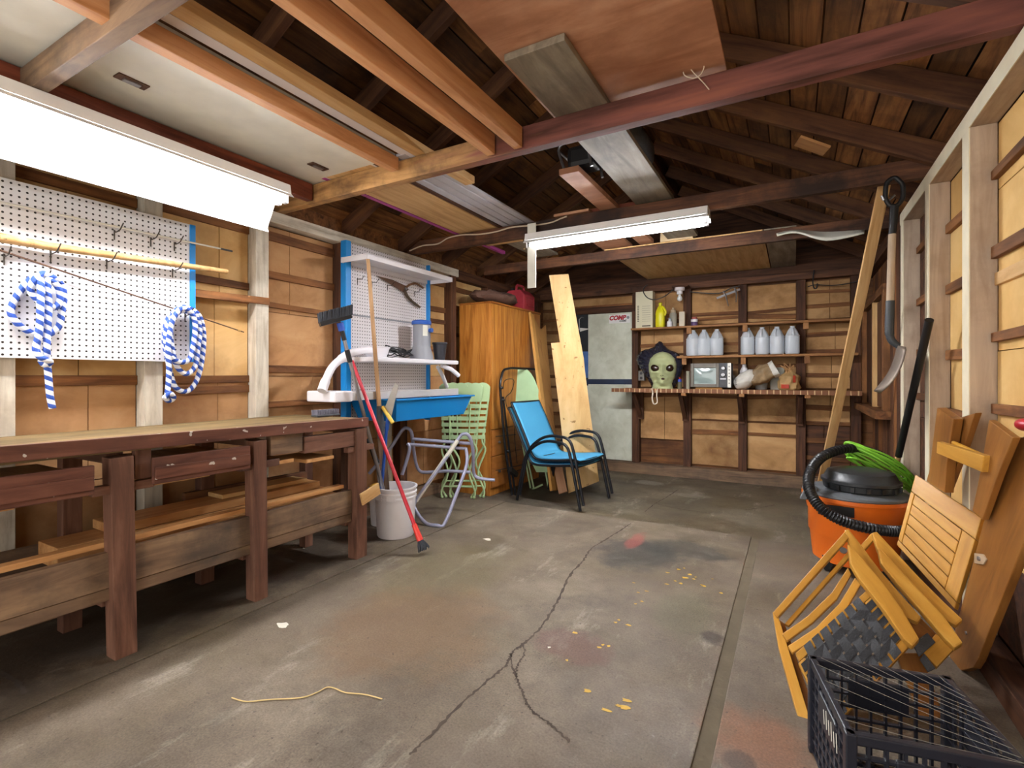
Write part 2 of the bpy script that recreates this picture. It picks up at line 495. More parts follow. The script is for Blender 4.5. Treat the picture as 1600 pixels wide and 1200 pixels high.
def concrete(name, tones, gain):
    m, nt, b = newmat(name)
    tc = N(nt, 'ShaderNodeTexCoord')
    sep = N(nt, 'ShaderNodeSeparateXYZ'); nt.links.new(tc.outputs['Object'], sep.inputs[0])
    def nz(scale, det, rough=0.6, mp=None):
        n = N(nt, 'ShaderNodeTexNoise'); n.inputs['Scale'].default_value = scale; n.inputs['Detail'].default_value = det; n.inputs['Roughness'].default_value = rough
        v = tc.outputs['Object']
        if mp:
            q = N(nt, 'ShaderNodeMapping'); q.inputs['Scale'].default_value = mp; nt.links.new(v, q.inputs[0]); v = q.outputs[0]
        nt.links.new(v, n.inputs['Vector']); return n.outputs['Fac']
    def mth(op, a, v):
        n = N(nt, 'ShaderNodeMath', operation=op)
        if isinstance(a, (int, float)): n.inputs[0].default_value = a
        else: nt.links.new(a, n.inputs[0])
        if isinstance(v, (int, float)): n.inputs[1].default_value = v
        else: nt.links.new(v, n.inputs[1])
        return n.outputs[0]
    g = lambda x: (x, x, x, 1)
    r1 = ramp(nt, [(0.28, rgb(tones[0])), (0.5, rgb(tones[1])), (0.72, rgb(tones[2]))])
    nt.links.new(nz(1.5, 9, 0.68), r1.inputs[0])
    r2 = ramp(nt, [(0.48, g(0)), (0.7, g(.8))]); nt.links.new(nz(0.9, 8, 0.7, (1, 1.5, 1)), r2.inputs[0])
    c = mixc(nt, r2.outputs[0], r1.outputs[0], rgb(tones[3]))
    r3 = ramp(nt, [(0.56, g(0)), (0.7, g(.65))]); nt.links.new(nz(2.3, 10, 0.75, (2.2, 0.7, 1)), r3.inputs[0])
    c = mixc(nt, r3.outputs[0], c, rgb('bdb6a6'))
    r4 = ramp(nt, [(0.52, g(0)), (0.72, g(.75))]); nt.links.new(nz(1.7, 8, 0.7, (1.1, 0.9, 5)), r4.inputs[0])
    c = mixc(nt, r4.outputs[0], c, rgb('4c443a'))
    # trowel streaks, old spills and broad darker ellipses, each with a place of its own on the slab
    wob = nz(5.0, 7, .7)
    def floor_mark(x, y, rx, ry, col, amt, hard=.35):
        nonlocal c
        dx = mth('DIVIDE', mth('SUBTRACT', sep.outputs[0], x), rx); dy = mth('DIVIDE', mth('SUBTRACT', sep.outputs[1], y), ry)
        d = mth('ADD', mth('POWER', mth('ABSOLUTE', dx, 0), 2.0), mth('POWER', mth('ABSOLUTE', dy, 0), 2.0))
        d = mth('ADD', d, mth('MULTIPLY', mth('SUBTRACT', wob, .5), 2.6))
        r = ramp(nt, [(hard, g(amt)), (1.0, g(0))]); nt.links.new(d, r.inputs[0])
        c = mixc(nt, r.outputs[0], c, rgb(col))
    for a in FLOOR_MARKS[name]: floor_mark(*a)
    r5 = ramp(nt, [(0.66, g(0)), (0.72, g(.7))]); nt.links.new(nz(55, 3, 0.5), r5.inputs[0])
    c = mixc(nt, r5.outputs[0], c, rgb('443c34'))
    r6 = ramp(nt, [(0.35, g(.72 * gain)), (0.65, g(1.08 * gain))]); nt.links.new(nz(140, 3, 0.6), r6.inputs[0])
    c = mixc(nt, 1.0, c, r6.outputs[0], 'MULTIPLY')
    nt.links.new(c, b.inputs['Base Color'])
    rr = ramp(nt, [(0.3, g(.42)), (0.7, g(.75))]); nt.links.new(nz(2.0, 6), rr.inputs[0])
    nt.links.new(rr.outputs[0], b.inputs['Roughness'])
    b.inputs['Specular IOR Level'].default_value = 0.3
    bp = N(nt, 'ShaderNodeBump'); bp.inputs['Strength'].default_value = 0.35; bp.inputs['Distance'].default_value = 0.004
    nt.links.new(nz(38, 6), bp.inputs['Height']); nt.links.new(bp.outputs[0], b.inputs['Normal'])
    return m
FLOOR_MARKS = {'concrete_slab': [(-.86, 3.15, .30, .32, '3f3e3c', .75), (-.62, 3.38, .34, .22, '42423e', .7), (-.94, 3.42, .06, .22, 'a0524a', .6), (-.10, 1.72, .20, .20, 'a46a48', .5, .05), (-.14, 1.6, .05, .05, '4a4038', .7),
                            (-.80, 1.95, .18, .14, '6e4a44', .55), (-2.7, 1.0, .42, 2.6, '40362e', .8), (-2.3, .7, .12, .5, '4a4034', .5), (-1.75, 2.3, .4, .5, '72684a', .5), (-1.5, 1.75, .45, .5, '84694e', .55), (-.45, 2.45, .16, .3, '6a664e', .5), (-.3, 2.3, .06, .07, '3c342c', .8)],  # includes a long darker ellipse along the strip beneath the workbench
          'concrete_lower': [(-2.2, 4.6, .8, .8, '3e3832', .7), (-.9, 5.2, .25, .1, '9a9484', .6), (-1.4, 5.6, .2, .12, 'a09a8c', .5), (-.5, 4.2, .5, .3, '5a4c36', .5)]}
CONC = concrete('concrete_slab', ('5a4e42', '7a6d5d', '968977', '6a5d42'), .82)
CONC_L = concrete('concrete_lower', ('4e463a', '6c614f', '8a7f6c', '5f543c'), .86)
def two_tone_beam():
    """weathered tan and charred at the left, red stained from about a third along"""
    m = wood('two_tone_beam', 'b08450', '7a5632', 'c89a62', across=8, rnd=.02, stain='3a2a20', stain_amt=.9, stain_scale=2.6).copy()
    nt = m.node_tree; b = nt.nodes['Principled BSDF']; src = b.inputs['Base Color'].links[0].from_socket
    tc = N(nt, 'ShaderNodeTexCoord'); sp = N(nt, 'ShaderNodeSeparateXYZ'); nt.links.new(tc.outputs['Object'], sp.inputs[0])
    n = N(nt, 'ShaderNodeTexNoise'); n.inputs['Scale'].default_value = 3; n.inputs['Detail'].default_value = 6
    mp = N(nt, 'ShaderNodeMapping'); mp.inputs['Scale'].default_value = (.8, 8, 8); nt.links.new(tc.outputs['Object'], mp.inputs[0]); nt.links.new(mp.outputs[0], n.inputs['Vector'])
    a = N(nt, 'ShaderNodeMath', operation='MULTIPLY_ADD'); a.inputs[1].default_value = 1.2; nt.links.new(n.outputs['Fac'], a.inputs[0]); nt.links.new(sp.outputs[0], a.inputs[2])
    r = ramp(nt, [(0.0, (0, 0, 0, 1)), (1.0, (1, 1, 1, 1))])
    mr = N(nt, 'ShaderNodeMapRange'); mr.inputs['From Min'].default_value = 1.9; mr.inputs['From Max'].default_value = 2.4; nt.links.new(a.outputs[0], mr.inputs['Value'])
    r2 = ramp(nt, [(.35, rgb('4e2c22')), (.55, rgb('74443a')), (.7, rgb('86503e'))]); nt.links.new(n.outputs['Fac'], r2.inputs[0])
    nt.links.new(mixc(nt, mr.outputs[0], src, r2.outputs[0]), b.inputs['Base Color'])
    return m
CONC_D = plain('dirty_concrete', '5d5145', 0.85, var=0.3, bump=0.5, bscale=30)
CRACK = plain('crack_dirt', '443a32', 0.95, var=0.3)
CHAN = plain('joint_filler', '5c5240', 0.85, var=0.15, bump=0.3, bscale=40)
YEL_SPOT = plain('yellow_paint_drips', 'c9a13a', 0.6)
OR_STAIN = plain('orange_paint_stain', 'b07a58', 0.8, var=0.2)

# ------------------------------------------------------------------ setting: floor
XL, XR, YB = -2.98, 0.62, 6.12          # inner faces of the studs
YF, YSTEP, ZB = -1.6, 3.88, -0.06       # doorway, step between the slabs, lower slab
XJ, XC = -2.25, -0.235                  # joint of the left strip, channel near the right wall

fl = thing('floor', 'cracked grey concrete garage floor in two levels with a step down to the back', 'floor', (-1.2, 2, 0), kind='structure')
def slab(x0, x1, y0, y1, z0, z1, jit=0.0):
    mb = MB()
    n = 26
    far = [(x0 + (x1 - x0) * i / n, y1 + (random.uniform(-jit, jit) if 0 < i < n else 0)) for i in range(n + 1)]
    pts = [(x0, y0, z0), (x1, y0, z0)] + [(p[0], p[1], z0) for p in far[::-1]]
    mb.prism(pts, (0, 0, z1 - z0))
    return mb.build('slab', CONC, fl, bevel=0.004, origin=False)
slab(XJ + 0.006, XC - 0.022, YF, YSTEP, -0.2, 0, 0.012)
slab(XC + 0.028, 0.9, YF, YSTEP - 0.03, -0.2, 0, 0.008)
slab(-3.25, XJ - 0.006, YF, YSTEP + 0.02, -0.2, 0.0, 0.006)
MB().bb(-3.25, 0.9, YSTEP - 0.2, 6.5, -0.3, ZB).build('lower_slab', CONC_L, fl, origin=False)
MB().bb(XC - 0.022, XC + 0.028, YF, YSTEP - 0.03, -0.2, -0.006).build('joint_filler', CHAN, fl, origin=False)
MB().bb(XJ - 0.006, XJ + 0.006, YF, YSTEP, -0.2, -0.012).build('joint_filler', CRACK, fl, origin=False)

def crack(pix, w=0.008, z=0.0012, wob=0.004, lower=False):
    zz = (ZB if lower else 0)
    pts = [PX(x, y, Z=zz) for x, y in pix]
    pts = spline(pts, 14)
    mb = MB(); L = []; Rr = []
    for i, p in enumerate(pts):
        t = (pts[min(i + 1, len(pts) - 1)] - pts[max(i - 1, 0)]).normalized(); nn = Vector((-t.y, t.x, 0))
        q = p + nn * random.uniform(-wob, wob); ww = w * random.uniform(0.35, 1.2)
        L.append(q + nn * ww); Rr.append(q - nn * ww)
    for i in range(len(pts) - 1):
        mb.poly([(L[i].x, L[i].y, zz + z), (L[i + 1].x, L[i + 1].y, zz + z), (Rr[i + 1].x, Rr[i + 1].y, zz + z), (Rr[i].x, Rr[i].y, zz + z)])
    return mb.build('crack', CRACK, fl, fix=False, origin=False)
crack([(986, 818), (955, 838), (925, 857), (912, 875), (890, 900), (868, 945), (845, 980), (822, 1003), (800, 1020), (790, 1040), (745, 1078), (690, 1132), (640, 1180)], 0.007)
crack([(797, 1022), (803, 1050), (808, 1062), (818, 1085), (830, 1110), (860, 1132), (890, 1160)], 0.005)
crack([(815, 1005), (820, 1020), (808, 1042), (806, 1058)], 0.004)
crack([(1060, 765), (1040, 778), (1022, 788), (1008, 800)], 0.005, lower=True)
crack([(1025, 787), (1060, 795), (1095, 800)], 0.004, lower=True)
crack([(1165, 797), (1190, 793), (1210, 789)], 0.005, lower=True)
crack([(0, 1048), (25, 1065), (40, 1085)], 0.012)
def blotch(pix, mat, name, seed):
    """irregular flat stains lying on the slab"""
    rnd = random.Random(seed); mb = MB()
    for (x, y, rx, ry) in pix:
        c = PX(x, y, Z=0); k = 14
        ph = rnd.uniform(0, 6)
        mb.poly([(c.x + rx * (1 + 0.3 * math.sin(3 * a + ph) + rnd.uniform(-.15, .15)) * math.cos(a), c.y + ry * (1 + 0.25 * math.sin(2 * a + ph)) * math.sin(a), 0.0016) for a in [2 * math.pi * i / k for i in range(k)]])
    return mb.build(name, mat, fl, fix=False, origin=False)
sp = [(1060, 890, .010, .012), (1070, 903, .016, .014), (1078, 898, .012, .01), (1084, 905, .008, .008), (1064, 912, .010, .008), (1043, 895, .012, .006), (1042, 913, .012, .006), (1055, 908, .008, .008),
      (1100, 916, .012, .010), (1096, 914, .008, .006), (1127, 927, .01, .008), (1010, 924, .010, .006), (997, 926, .008, .006), (1003, 940, .009, .006), (993, 944, .007, .006), (990, 911, .008, .006),
      (982, 977, .012, .009), (967, 969, .007, .006), (962, 973, .008, .006), (942, 1008, .006, .007), (936, 1012, .01, .007), (951, 1010, .007, .007), (898, 989, .012, .010),
      (917, 1080, .012, .012), (979, 1095, .016, .010), (976, 1106, .018, .012), (966, 1103, .010, .007), (947, 1110, .018, .008), (886, 1032, .006, .006), (1087, 902, .006, .006), (1069, 888, .006, .008), (1113, 905, .006, .006)]
blotch(sp, YEL_SPOT, 'paint_spatter', 3)
blotch([(442, 977, .03, .02), (762, 843, .03, .02), (858, 1012, .006, .006)], OFFWHITE, 'paint_spatter', 5)

# ------------------------------------------------------------------ setting: roof
SL = 0.53
XRID = (XL + XR) / 2
ZRAF = 2.262                             # underside of the rafters at the stud faces
ZRID = ZRAF + SL * (XR - XRID)
RH = 0.115                               # rafter depth, square to the slope
ce = thing('ceiling', 'dark unlined gable roof of brown boards on rafters and tie beams', 'ceiling', (XRID, 2.5, 2.2), kind='structure')
cosS = 1 / math.sqrt(1 + SL * SL); sinS = SL * cosS
RY = [2.80 + 0.64 * k for k in range(-7, 6)]
Y0, Y1 = -1.6, 6.45
for side in (-1, 1):
    mb = MB()
    nb = 18; wdt = 0.148
    xe = XR + 0.45 if side > 0 else XL - 0.45
    run = (abs(xe - XRID)) / cosS
    k = 0; t = -0.075
    nrm = Vector((side * sinS, 0, cosS)); dn = Vector((side * cosS, 0, -sinS))
    base = Vector((XRID, 0, ZRID)) + nrm * RH
    while t < run:
        ycut = [Y0] + sorted(random.uniform(0.3, 6) for _ in range(2)) + [Y1]
        for a, b in zip(ycut, ycut[1:]):
            mb.rnd = random.random()
            w = wdt - 0.009
            A = base + dn * t; B = base + dn * (t + w); j = random.uniform(0, .003)
            A = A + nrm * j; B = B + nrm * j; h = nrm * 0.02
            mb.hexa([A + Vector((0, a, 0)), B + Vector((0, a, 0)), B + Vector((0, b - .002, 0)), A + Vector((0, b - .002, 0)),
                     A + h + Vector((0, a, 0)), B + h + Vector((0, a, 0)), B + h + Vector((0, b - .002, 0)), A + h + Vector((0, b - .002, 0))])
        t += wdt
    mb.build('roof_boards', ROOFB, ce, origin=False)
    A = base + nrm * 0.026 - dn * .08; B = base + nrm * 0.026 + dn * run
    MB().hexa([A + Vector((0, Y0, 0)), B + Vector((0, Y0, 0)), B + Vector((0, Y1, 0)), A + Vector((0, Y1, 0)),
               A + nrm * .03 + Vector((0, Y0, 0)), B + nrm * .03 + Vector((0, Y0, 0)), B + nrm * .03 + Vector((0, Y1, 0)), A + nrm * .03 + Vector((0, Y1, 0))]).build('shingle_layer', plain('shingle_felt', '1b1614', 0.9), ce, origin=False)
    for y in RY:
        lo = Vector((XR + 0.3 if side > 0 else XL - 0.3, y, 0)); lo.z = ZRID - SL * abs(lo.x - XRID)
        up = nrm * (RH / 2)
        board('rafter', Vector((XRID + side * 0.012, y, ZRID - SL * 0.012)) + up, lo + up, 0.042, RH - 0.004, RAFTER, ce, up=nrm)
bx('ridge_board', XRID - .011, XRID + .011, Y0, Y1, ZRID - .03, ZRID + RH + .02, RAFTER, ce)
# tie beams across the garage
YB0, YB1, YB2, YB3 = 0.79, 2.13, 3.50, 4.55
BZ = 2.212
b0 = board('tie_beam', (XL - .05, YB0, BZ + .05), (XR + .05, YB0, BZ + .05), .05, .10, RAILW, ce)
beam1 = board('tie_beam', (XL - .05, YB1 + .03, BZ + .05), (XR + .05, YB1 + .03, BZ + .057), .055, .112, two_tone_beam(), ce)
beam2 = board('tie_beam', (XL - .05, YB2, BZ + .052), (XR + .05, YB2, BZ + .045), .05, .11, DARKBEAM, ce)
beam3 = board('tie_beam', (XL + .1, YB3, BZ + .033), (XR + .02, YB3, BZ + .035), .05, .095, DARKBEAM, ce)
bx('collar_tie', -1.55, -0.9, 3.56, 3.60, 2.30, 2.37, REDBEAM, ce)
pt = PX(1321, 203, Z=2.52)
bd = board('nailed_patch', (0.02, 3.43, 2.52 + .0), (0.17, 3.47, 2.44), .15, .015, PINE, ce, up=(SL, 0, 1))

# ------------------------------------------------------------------ setting: left wall
def kraft_panels(root, x, ys, z0, z1, mat, off=0.0):
    pass
wl = thing('wall_left', 'left garage wall of tan boards and dark laths between white studs', 'wall', (XL, 2.2, 0), kind='structure')
XP = XL - 0.085
MB().bb(XP - .06, XP - .02, YF, 6.35, -.1, 2.6).build('siding', BATTEN, wl, origin=False)
studsL = [0.155, 0.815, 1.405, 2.035, 2.72, 3.38, 4.12, 4.80, 5.46, 6.06]
for i, y in enumerate(studsL):
    m = WHITEST if y < 2.3 else DARKST
    bx('stud', XL - .085, XL + random.uniform(-.004, .004), y - .045, y + .045, 0.02 if y < YSTEP else ZB, 2.13, m, wl)
bx('top_plate', XL - .09, XL + .004, YF, 4.2, 2.13, 2.205, WHITEST, wl)
bx('top_plate', XL - .09, XL + .002, 4.203, 6.2, 2.11, 2.205, DARKST, wl)
bx('sill_plate', XL - .09, XL + .004, YF, YSTEP, 0.0, .09, RAILW, wl)
bx('sill_plate', XL - .09, XL + .004, YSTEP, 6.2, ZB, .06, RAILW, wl)
lath_rows = {0: [(1.98, .05), (1.63, .04), (1.28, .04)], 1: [(2.045, .05), (1.66, .04), (1.3, .04), (1.1, .05)],
             2: [(2.06, .05), (1.70, .045), (1.605, .035), (1.10, .045), (1.035, .045)],
             3: [(2.06, .06), (1.80, .05), (1.60, .035), (1.17, .05), (0.93, .04)], 4: [(1.98, .05), (1.55, .04), (1.2, .05)],
             5: [(2.03, .05), (1.77, .05), (1.66, .04), (1.39, .05)], 6: [(2.02, .05), (1.83, .05), (1.55, .04)],
             7: [(2.0, .05), (1.86, .04)], 8: [(2.0, .05), (1.8, .04)]}
for i in range(len(studsL) - 1):
    ya, yb = studsL[i] + .047, studsL[i + 1] - .047
    # kraft sheets: upper pale, lower reddish
    if i < 7:
        zc = [2.125, 1.62 + random.uniform(-.1, .1), 1.12, 0.60, 0.1]
        for a, b in zip(zc, zc[1:]):
            mb = MB(); cut = [ya, ya + (yb - ya) * random.uniform(.3, .7), yb]
            for q, w in zip(cut, cut[1:]):
                mb.bb(XP - .012 + random.uniform(0, .004), XP + random.uniform(0, .006), q + .002, w - .002, b + .003, a - .002)
            up = a > 1.2
            mb.build('kraft_sheet', (KRAFT if (i in (1, 2) and up) else KRAFT if up and i > 3 else KRAFT_R if (not up or i == 3) else KRAFT), wl)
    for (z, h) in lath_rows.get(i, []):
        board('lath', (XP + .008, ya, z), (XP + .008, yb, z + random.uniform(-.01, .01)), .022, h, BATTEN, wl)
board('lath', (XL, 1.50, 1.592), (XL, 2.08, 1.607), .02, .045, BATTEN, wl)

# ------------------------------------------------------------------ setting: right wall
wr = thing('wall_right', 'right garage wall of yellow tan boards behind pinkish studs with cream edges', 'wall', (XR, 2.2, 0), kind='structure')
XQ = XR + 0.09
MB().bb(XQ + .02, XQ + .06, YF, 6.35, -.1, 2.6).build('siding', BATTEN, wr, origin=False)
studsR = [0.0, 0.68, 1.36, 2.03, 2.73, 3.42, 4.13]
for y in studsR:
    s_ = bx('stud', XR + .004, XR + .088, y - .045, y + .045, 0.02, 2.13, PINKST, wr)
    MB().bb(XR, XR + .004, y - .0455, y + .0455, 0.02, 2.13).build('painted_edge', CREAM, s_)
tp = bx('top_plate', XR + .004, XR + .09, YF, 4.2, 2.13, 2.205, PINKST, wr)
MB().bb(XR, XR + .004, YF, 4.2, 2.128, 2.2).build('painted_edge', CREAM, tp)
bx('top_plate', XR + .004, XR + .09, 4.21, 6.2, 2.11, 2.205, DARKST, wr)
bx('sill_plate', XR - .002, XR + .09, YF, YSTEP, 0.0, .09, DARKST, wr)
bx('sill_plate', XR - .002, XR + .09, YSTEP, 6.2, ZB, .06, DARKST, wr)
for i in range(len(studsR) - 1):
    ya, yb = studsR[i] + .047, studsR[i + 1] - .047
    zc = [2.125, 1.86, 1.60, 1.22, .86, 0.42, 0.1]
    for a, b in zip(zc, zc[1:]):
        MB().bb(XQ - .004 + random.uniform(0, .004), XQ + .012, ya + .002, yb - .002, b + .002, a - .002).build('kraft_sheet', DARKST if (i == 5 or a <= .5) else KRAFT_Y, wr)
    for z in ((1.93, 1.60, 1.28, 1.0) if i % 2 else (1.87, 1.56, 1.22, .93)):
        board('lath', (XQ - .012, ya, z), (XQ - .012, yb, z + random.uniform(-.012, .012)), .024, random.uniform(.035, .055), BATTEN, wr)
board('lath', (XQ - .006, 2.08, 1.50), (XQ - .006, 2.68, 1.505), .016, .05, PINE_L, wr)
# dark boarded bay at the far end of the right wall
for k, y in enumerate([4.30, 4.42, 4.56]):
    bx('bay_board', XR + .005, XR + .03 + .004 * k, y - .06, y + .062, ZB + .1, 2.12, (DARKST, BATTEN, RAFTER)[k], wr)
for k in range(12):
    y = 4.70 + .125 * k
    bx('bay_board', XR + .07, XR + .09, y - .06, y + .058, ZB + .05, 2.11, random.choice([RAFTER, BATTEN, DARKST]), wr)
win = thing('window_1', 'boarded up window with brown frame at the back of the right wall', 'window', (XR, 5.3, .9), kind='structure')
bx('window_frame', XR - .035, XR + .05, 4.66, 4.73, .86, 1.78, BATTEN, win)
bx('window_frame', XR - .035, XR + .05, 5.95, 6.02, .86, 1.78, BATTEN, win)
bx('window_frame', XR - .03, XR + .05, 5.25, 5.31, .86, 1.78, PINE_L, win)
bx('window_frame', XR - .035, XR + .05, 4.66, 6.02, 1.75, 1.82, BATTEN, win)
bx('window_sill', XR - .09, XR + .05, 4.58, 6.08, .80, .86, BATTEN, win)
bx('shutter_panel', XR + .0, XR + .02, 4.735, 5.245, .87, 1.74, RAFTER, win)
bx('shutter_panel', XR + .0, XR + .02, 5.315, 5.945, .87, 1.74, DARKST, win)

# ------------------------------------------------------------------ setting: back wall
wb = thing('wall_back', 'back garage wall of tan boards, laths and dark brown studs', 'wall', (XRID, YB, ZB), kind='structure')
YP = YB + .07
MB().bb(XL - .1, XR + .1, YP + .02, YP + .06, -.1, 3.2).build('siding', BATTEN, wb, origin=False)
MB().prism([(XL - .2, YP - .01, 2.2), (XR + .2, YP - .01, 2.2), (XRID, YP - .01, ZRID + .15)], (0, .03, 0)).build('gable_boards', DARKST, wb, origin=False)
studsB = [-2.60, -1.69, -1.086, -0.496, 0.068, 0.55]
for x in studsB:
    bx('stud', x - .043, x + .043, YB, YP + .015, .06, 2.14, DARKST, wb)
bx('top_plate', XL, XR, YB - .03, YP + .02, 2.14, 2.21, DARKBEAM, wb)
bx('sill_plate', XL, XR, YB - .05, YP + .02, ZB, .065, RAILW, wb)
secs = [(-2.98, -2.64, 0), (-2.556, -1.733, 1), (-1.646, -1.13, 2), (-1.042, -.54, 3), (-.452, .024, 4), (.112, .506, 5)]
for a, b, i in secs:
    if i == 1: rows = [(2.12, 2.02), (2.01, 1.95)]
    else: rows = [(2.12, 1.72), (1.71, 1.39), (1.37, .99), (.96, .62), (.60, .09)]
    if i == 2: rows = [(2.12, 1.72), (1.71, 1.39), (1.37, .99), (.96, .36)]
    for r, (z1, z0) in enumerate(rows):
        cut = [a, a + (b - a) * random.uniform(.3, .7), b] if i in (2, 5) or r == 1 else [a, b]
        mb = MB()
        for q, w in zip(cut, cut[1:]): mb.bb(q + .002, w - .003, YP - .006 - random.uniform(0, .006), YP + .012, z0 + .004, z1)
        mb.build('kraft_sheet', wood('kraft_back', 'b98f60', 'a27a4e', 'c8a070', axis='X', across=1.7, rough=.75, stain='6d4a2e', stain_amt=.8, rnd=.14, spec=.15) if not (i == 5 and r == 4) else DARKST, wb)
    for z in ([2.015, 1.935] if i == 1 else [1.84, 1.775, 1.50, 1.23, .90, .47] if i in (2, 3, 4) else [2.0, 1.86, 1.70, 1.56, 1.38, 1.12, .80, .62, .44, .26]):
        if i == 2 and z < .5: continue
        board('lath', (a, YP - .014, z + random.uniform(-.015, .015)), (b, YP - .014, z + random.uniform(-.015, .015)), .022, random.uniform(.03, .055), BATTEN, wb)
dr = thing('door_1', 'white plank door with black painted left edge in the back wall', 'door', (-2.1, YB, .07), kind='structure')
DW = wood('door_white_paint', 'd6d9c6', 'c6c9b4', 'e2e4d4', axis='Z', across=3, rough=.55, stain='a8a48c', stain_amt=.4, rnd=.02, spec=.4)
dl = bx('door_leaf', -2.60, -1.735, YB + .012, YB + .045, .075, 1.915, DW, dr)
MB().bb(-2.60, -2.31, YB + .009, YB + .0125, 1.0, 1.94).build('black_paint_patch', plain('blackish_paint', '23262a', .5, var=.3), dl)
MB().bb(-2.36, -1.735, YB + .0085, YB + .0125, 1.02, 1.085).build('black_paint_patch', plain('navy_paint', '1c2a45', .5, var=.25), dl)
MB().bb(-2.44, -2.31, YB + .0075, YB + .01, 1.1, 1.44).build('blue_paint_patch', plain('blue_paint', '4a72b0', .5, var=.25), dl)
bx('door_casing', -2.72, -1.70, YB - .012, YB + .03, 1.92, 2.0, DARKST, dr)
bx('door_casing', -1.735, -1.66, YB - .015, YB + .03, .07, 1.92, DARKST, dr)
MB().prism([(-2.42, YB + .004, 1.75), (-2.31, YB + .004, 1.735), (-2.31, YB + .004, 1.725), (-2.42, YB + .004, 1.70)], (0, .004, 0)).build('strap_hinge', WHITE, dr)
MB().tube([(-2.43, YB + .004, 1.72), (-2.43, YB + .002, 1.86), (-2.40, YB + .002, 1.885), (-2.37, YB + .004, 1.88)], .006).build('door_hook', STEEL, dr)
# ------------------------------------------------------------------ shop lights
def shop_light(name, label, p0, p1, wings, z, tube=None):
    """two-tube strip lamp hung from p0 to p1 (housing underside at z); wings = [(across, drop), ...] of the reflector"""
    p0, p1 = Vector((p0[0], p0[1], z)), Vector((p1[0], p1[1], z))
    t = thing(name, label, 'lamp', (p0 + p1) / 2)
    d = (p1 - p0).normalized(); a = Vector((0, 0, 1)).cross(d)
    U = Vector((0, 0, 1)); L = (p1 - p0).length
    def sec(pts, e0=0.0, e1=0.0):
        return [p0 + d * e0 + a * x + U * y for x, y in pts], d * (L - e0 - e1)
    mb = MB(); q, o = sec([(-.055, .055), (.055, .055), (.065, .0), (-.065, .0)]); mb.prism(q, o)
    mb.build('housing', WHITE, t, bevel=.003)
    for w0, w1 in wings:
        mb = MB(); (xa, ya), (xb, yb) = w0, w1
        nx, ny = -(yb - ya), (xb - xa); l = math.hypot(nx, ny); nx, ny = nx / l * .003, ny / l * .003
        q, o = sec([(xa, ya), (xb, yb), (xb + nx, yb + ny), (xa + nx, ya + ny)]); mb.prism(q, o)
        mb.build('reflector', WHITE, t)
    for x in (-.03, .03):
        q = p0 + a * x + U * -.035
        MB().tube([q + d * .035, q + d * (L - .035)], .017, 12).build('tube', tube or TUBE, t)
        for e in (0.0, L):
            c = p0 + d * e + a * x + U * -.02
            MB().beam(c + d * (.006 if e == 0 else -.03), c + d * (.03 if e == 0 else -.006), .03, .06).build('socket', WHITEPL, t)
    return t, d, a
shop_light('shop_light', 'long white fluorescent shop light with wide reflector above the left pegboard', (-2.555, -0.35), (-2.555, 1.88), [((.065, .0), (.155, -.165)), ((.155, -.165), (.14, -.185)), ((-.065, 0), (-.085, -.02))], 2.155)
shop_light('shop_light', 'white fluorescent shop light glowing under the sooty middle tie beam', (-1.785, 3.44), (-0.475, 3.44), [((.065, 0), (.085, -.02)), ((-.065, 0), (-.085, -.02))], 2.15, TUBE_B)
# ------------------------------------------------------------------ left wall: pegboard and what hangs on it
xa = XL + .012
pb = thing('pegboard', 'large white pegboard with blue right edge fixed to left wall studs', 'pegboard', (xa, .9, 1.2))
o = MB().bb(xa, xa + .02, .02, 1.57, 1.2, 1.97).build('perforated_panel', PEG_A, pb)
MB().bb(xa, xa + .026, 1.57, 1.60, 1.2, 1.97).build('edge_strip', BLUE, pb, bevel=.002)
XPG = xa + .021

def peg_hook(y, z, label, L=.085, group=None):
    mb = MB().tube(rounded([(XPG - .012, y, z), (XPG + .008, y, z), (XPG + .012, y, z - .01), (XPG + L * .6, y + .003, z - .004), (XPG + L, y + .004, z + .028)], .012), .0028, 6)
    mb.tube([(XPG + .002, y, z + .004), (XPG + .003, y, z - .045)], .0028, 6)
    return tag(mb.build('peg_hook', WIRE), label, 'hook', 'wire hooks on the large pegboard')
# thin white rod resting on three hooks, wooden pole, dark cane: their heights are read along the wall
rodz = lambda px, py: PX(px, py, X=XPG + .05)
r0, r1 = rodz(0, 316), rodz(366, 392)
for px, py, n in [(186, 348, 'left'), (243, 362, 'middle'), (280, 371, 'right')]:
    q = rodz(px, py); tq = (q.y - r0.y) / (r1.y - r0.y); zz = r0.z + (r1.z - r0.z) * tq
    peg_hook(q.y, zz - .012, 'wire hook holding the thin white rod, %s one of three' % n)
r0b = Vector((r0.x, .25, r0.z - .005))
rod = thing('rod', 'thin white rod with dark tip lying across the top hooks of the large pegboard', 'rod', r0b)
MB().tube([(XPG + .03, .2, r0.z), (XPG + .03, r1.y - .07, r1.z)], .005, 8).build('shaft', OFFWHITE, rod)
MB().tube([(XPG + .03, r1.y - .07, r1.z), (XPG + .03, r1.y, r1.z)], .0055, 8).build('tip', DGREY, rod)
q0, q1 = PX(0, 370, X=XPG + .06), PX(357, 424, X=XPG + .06)
for px, py, n in [(86, 388, 'left'), (174, 402, 'middle'), (277, 413, 'right')]:
    q = rodz(px, py); tq = (q.y - q0.y) / (q1.y - q0.y); zz = q0.z + (q1.z - q0.z) * tq
    peg_hook(q.y, zz - .024, 'wire hook under the thick wooden pole, %s one of three' % n, .1)
mb = MB(); ax = XPG + .045
pts = [(ax, .2, q0.z + .01), (ax, q0.y, q0.z), (ax, q0.y + .15, q0.z - .001), (ax, q1.y, q1.z)]
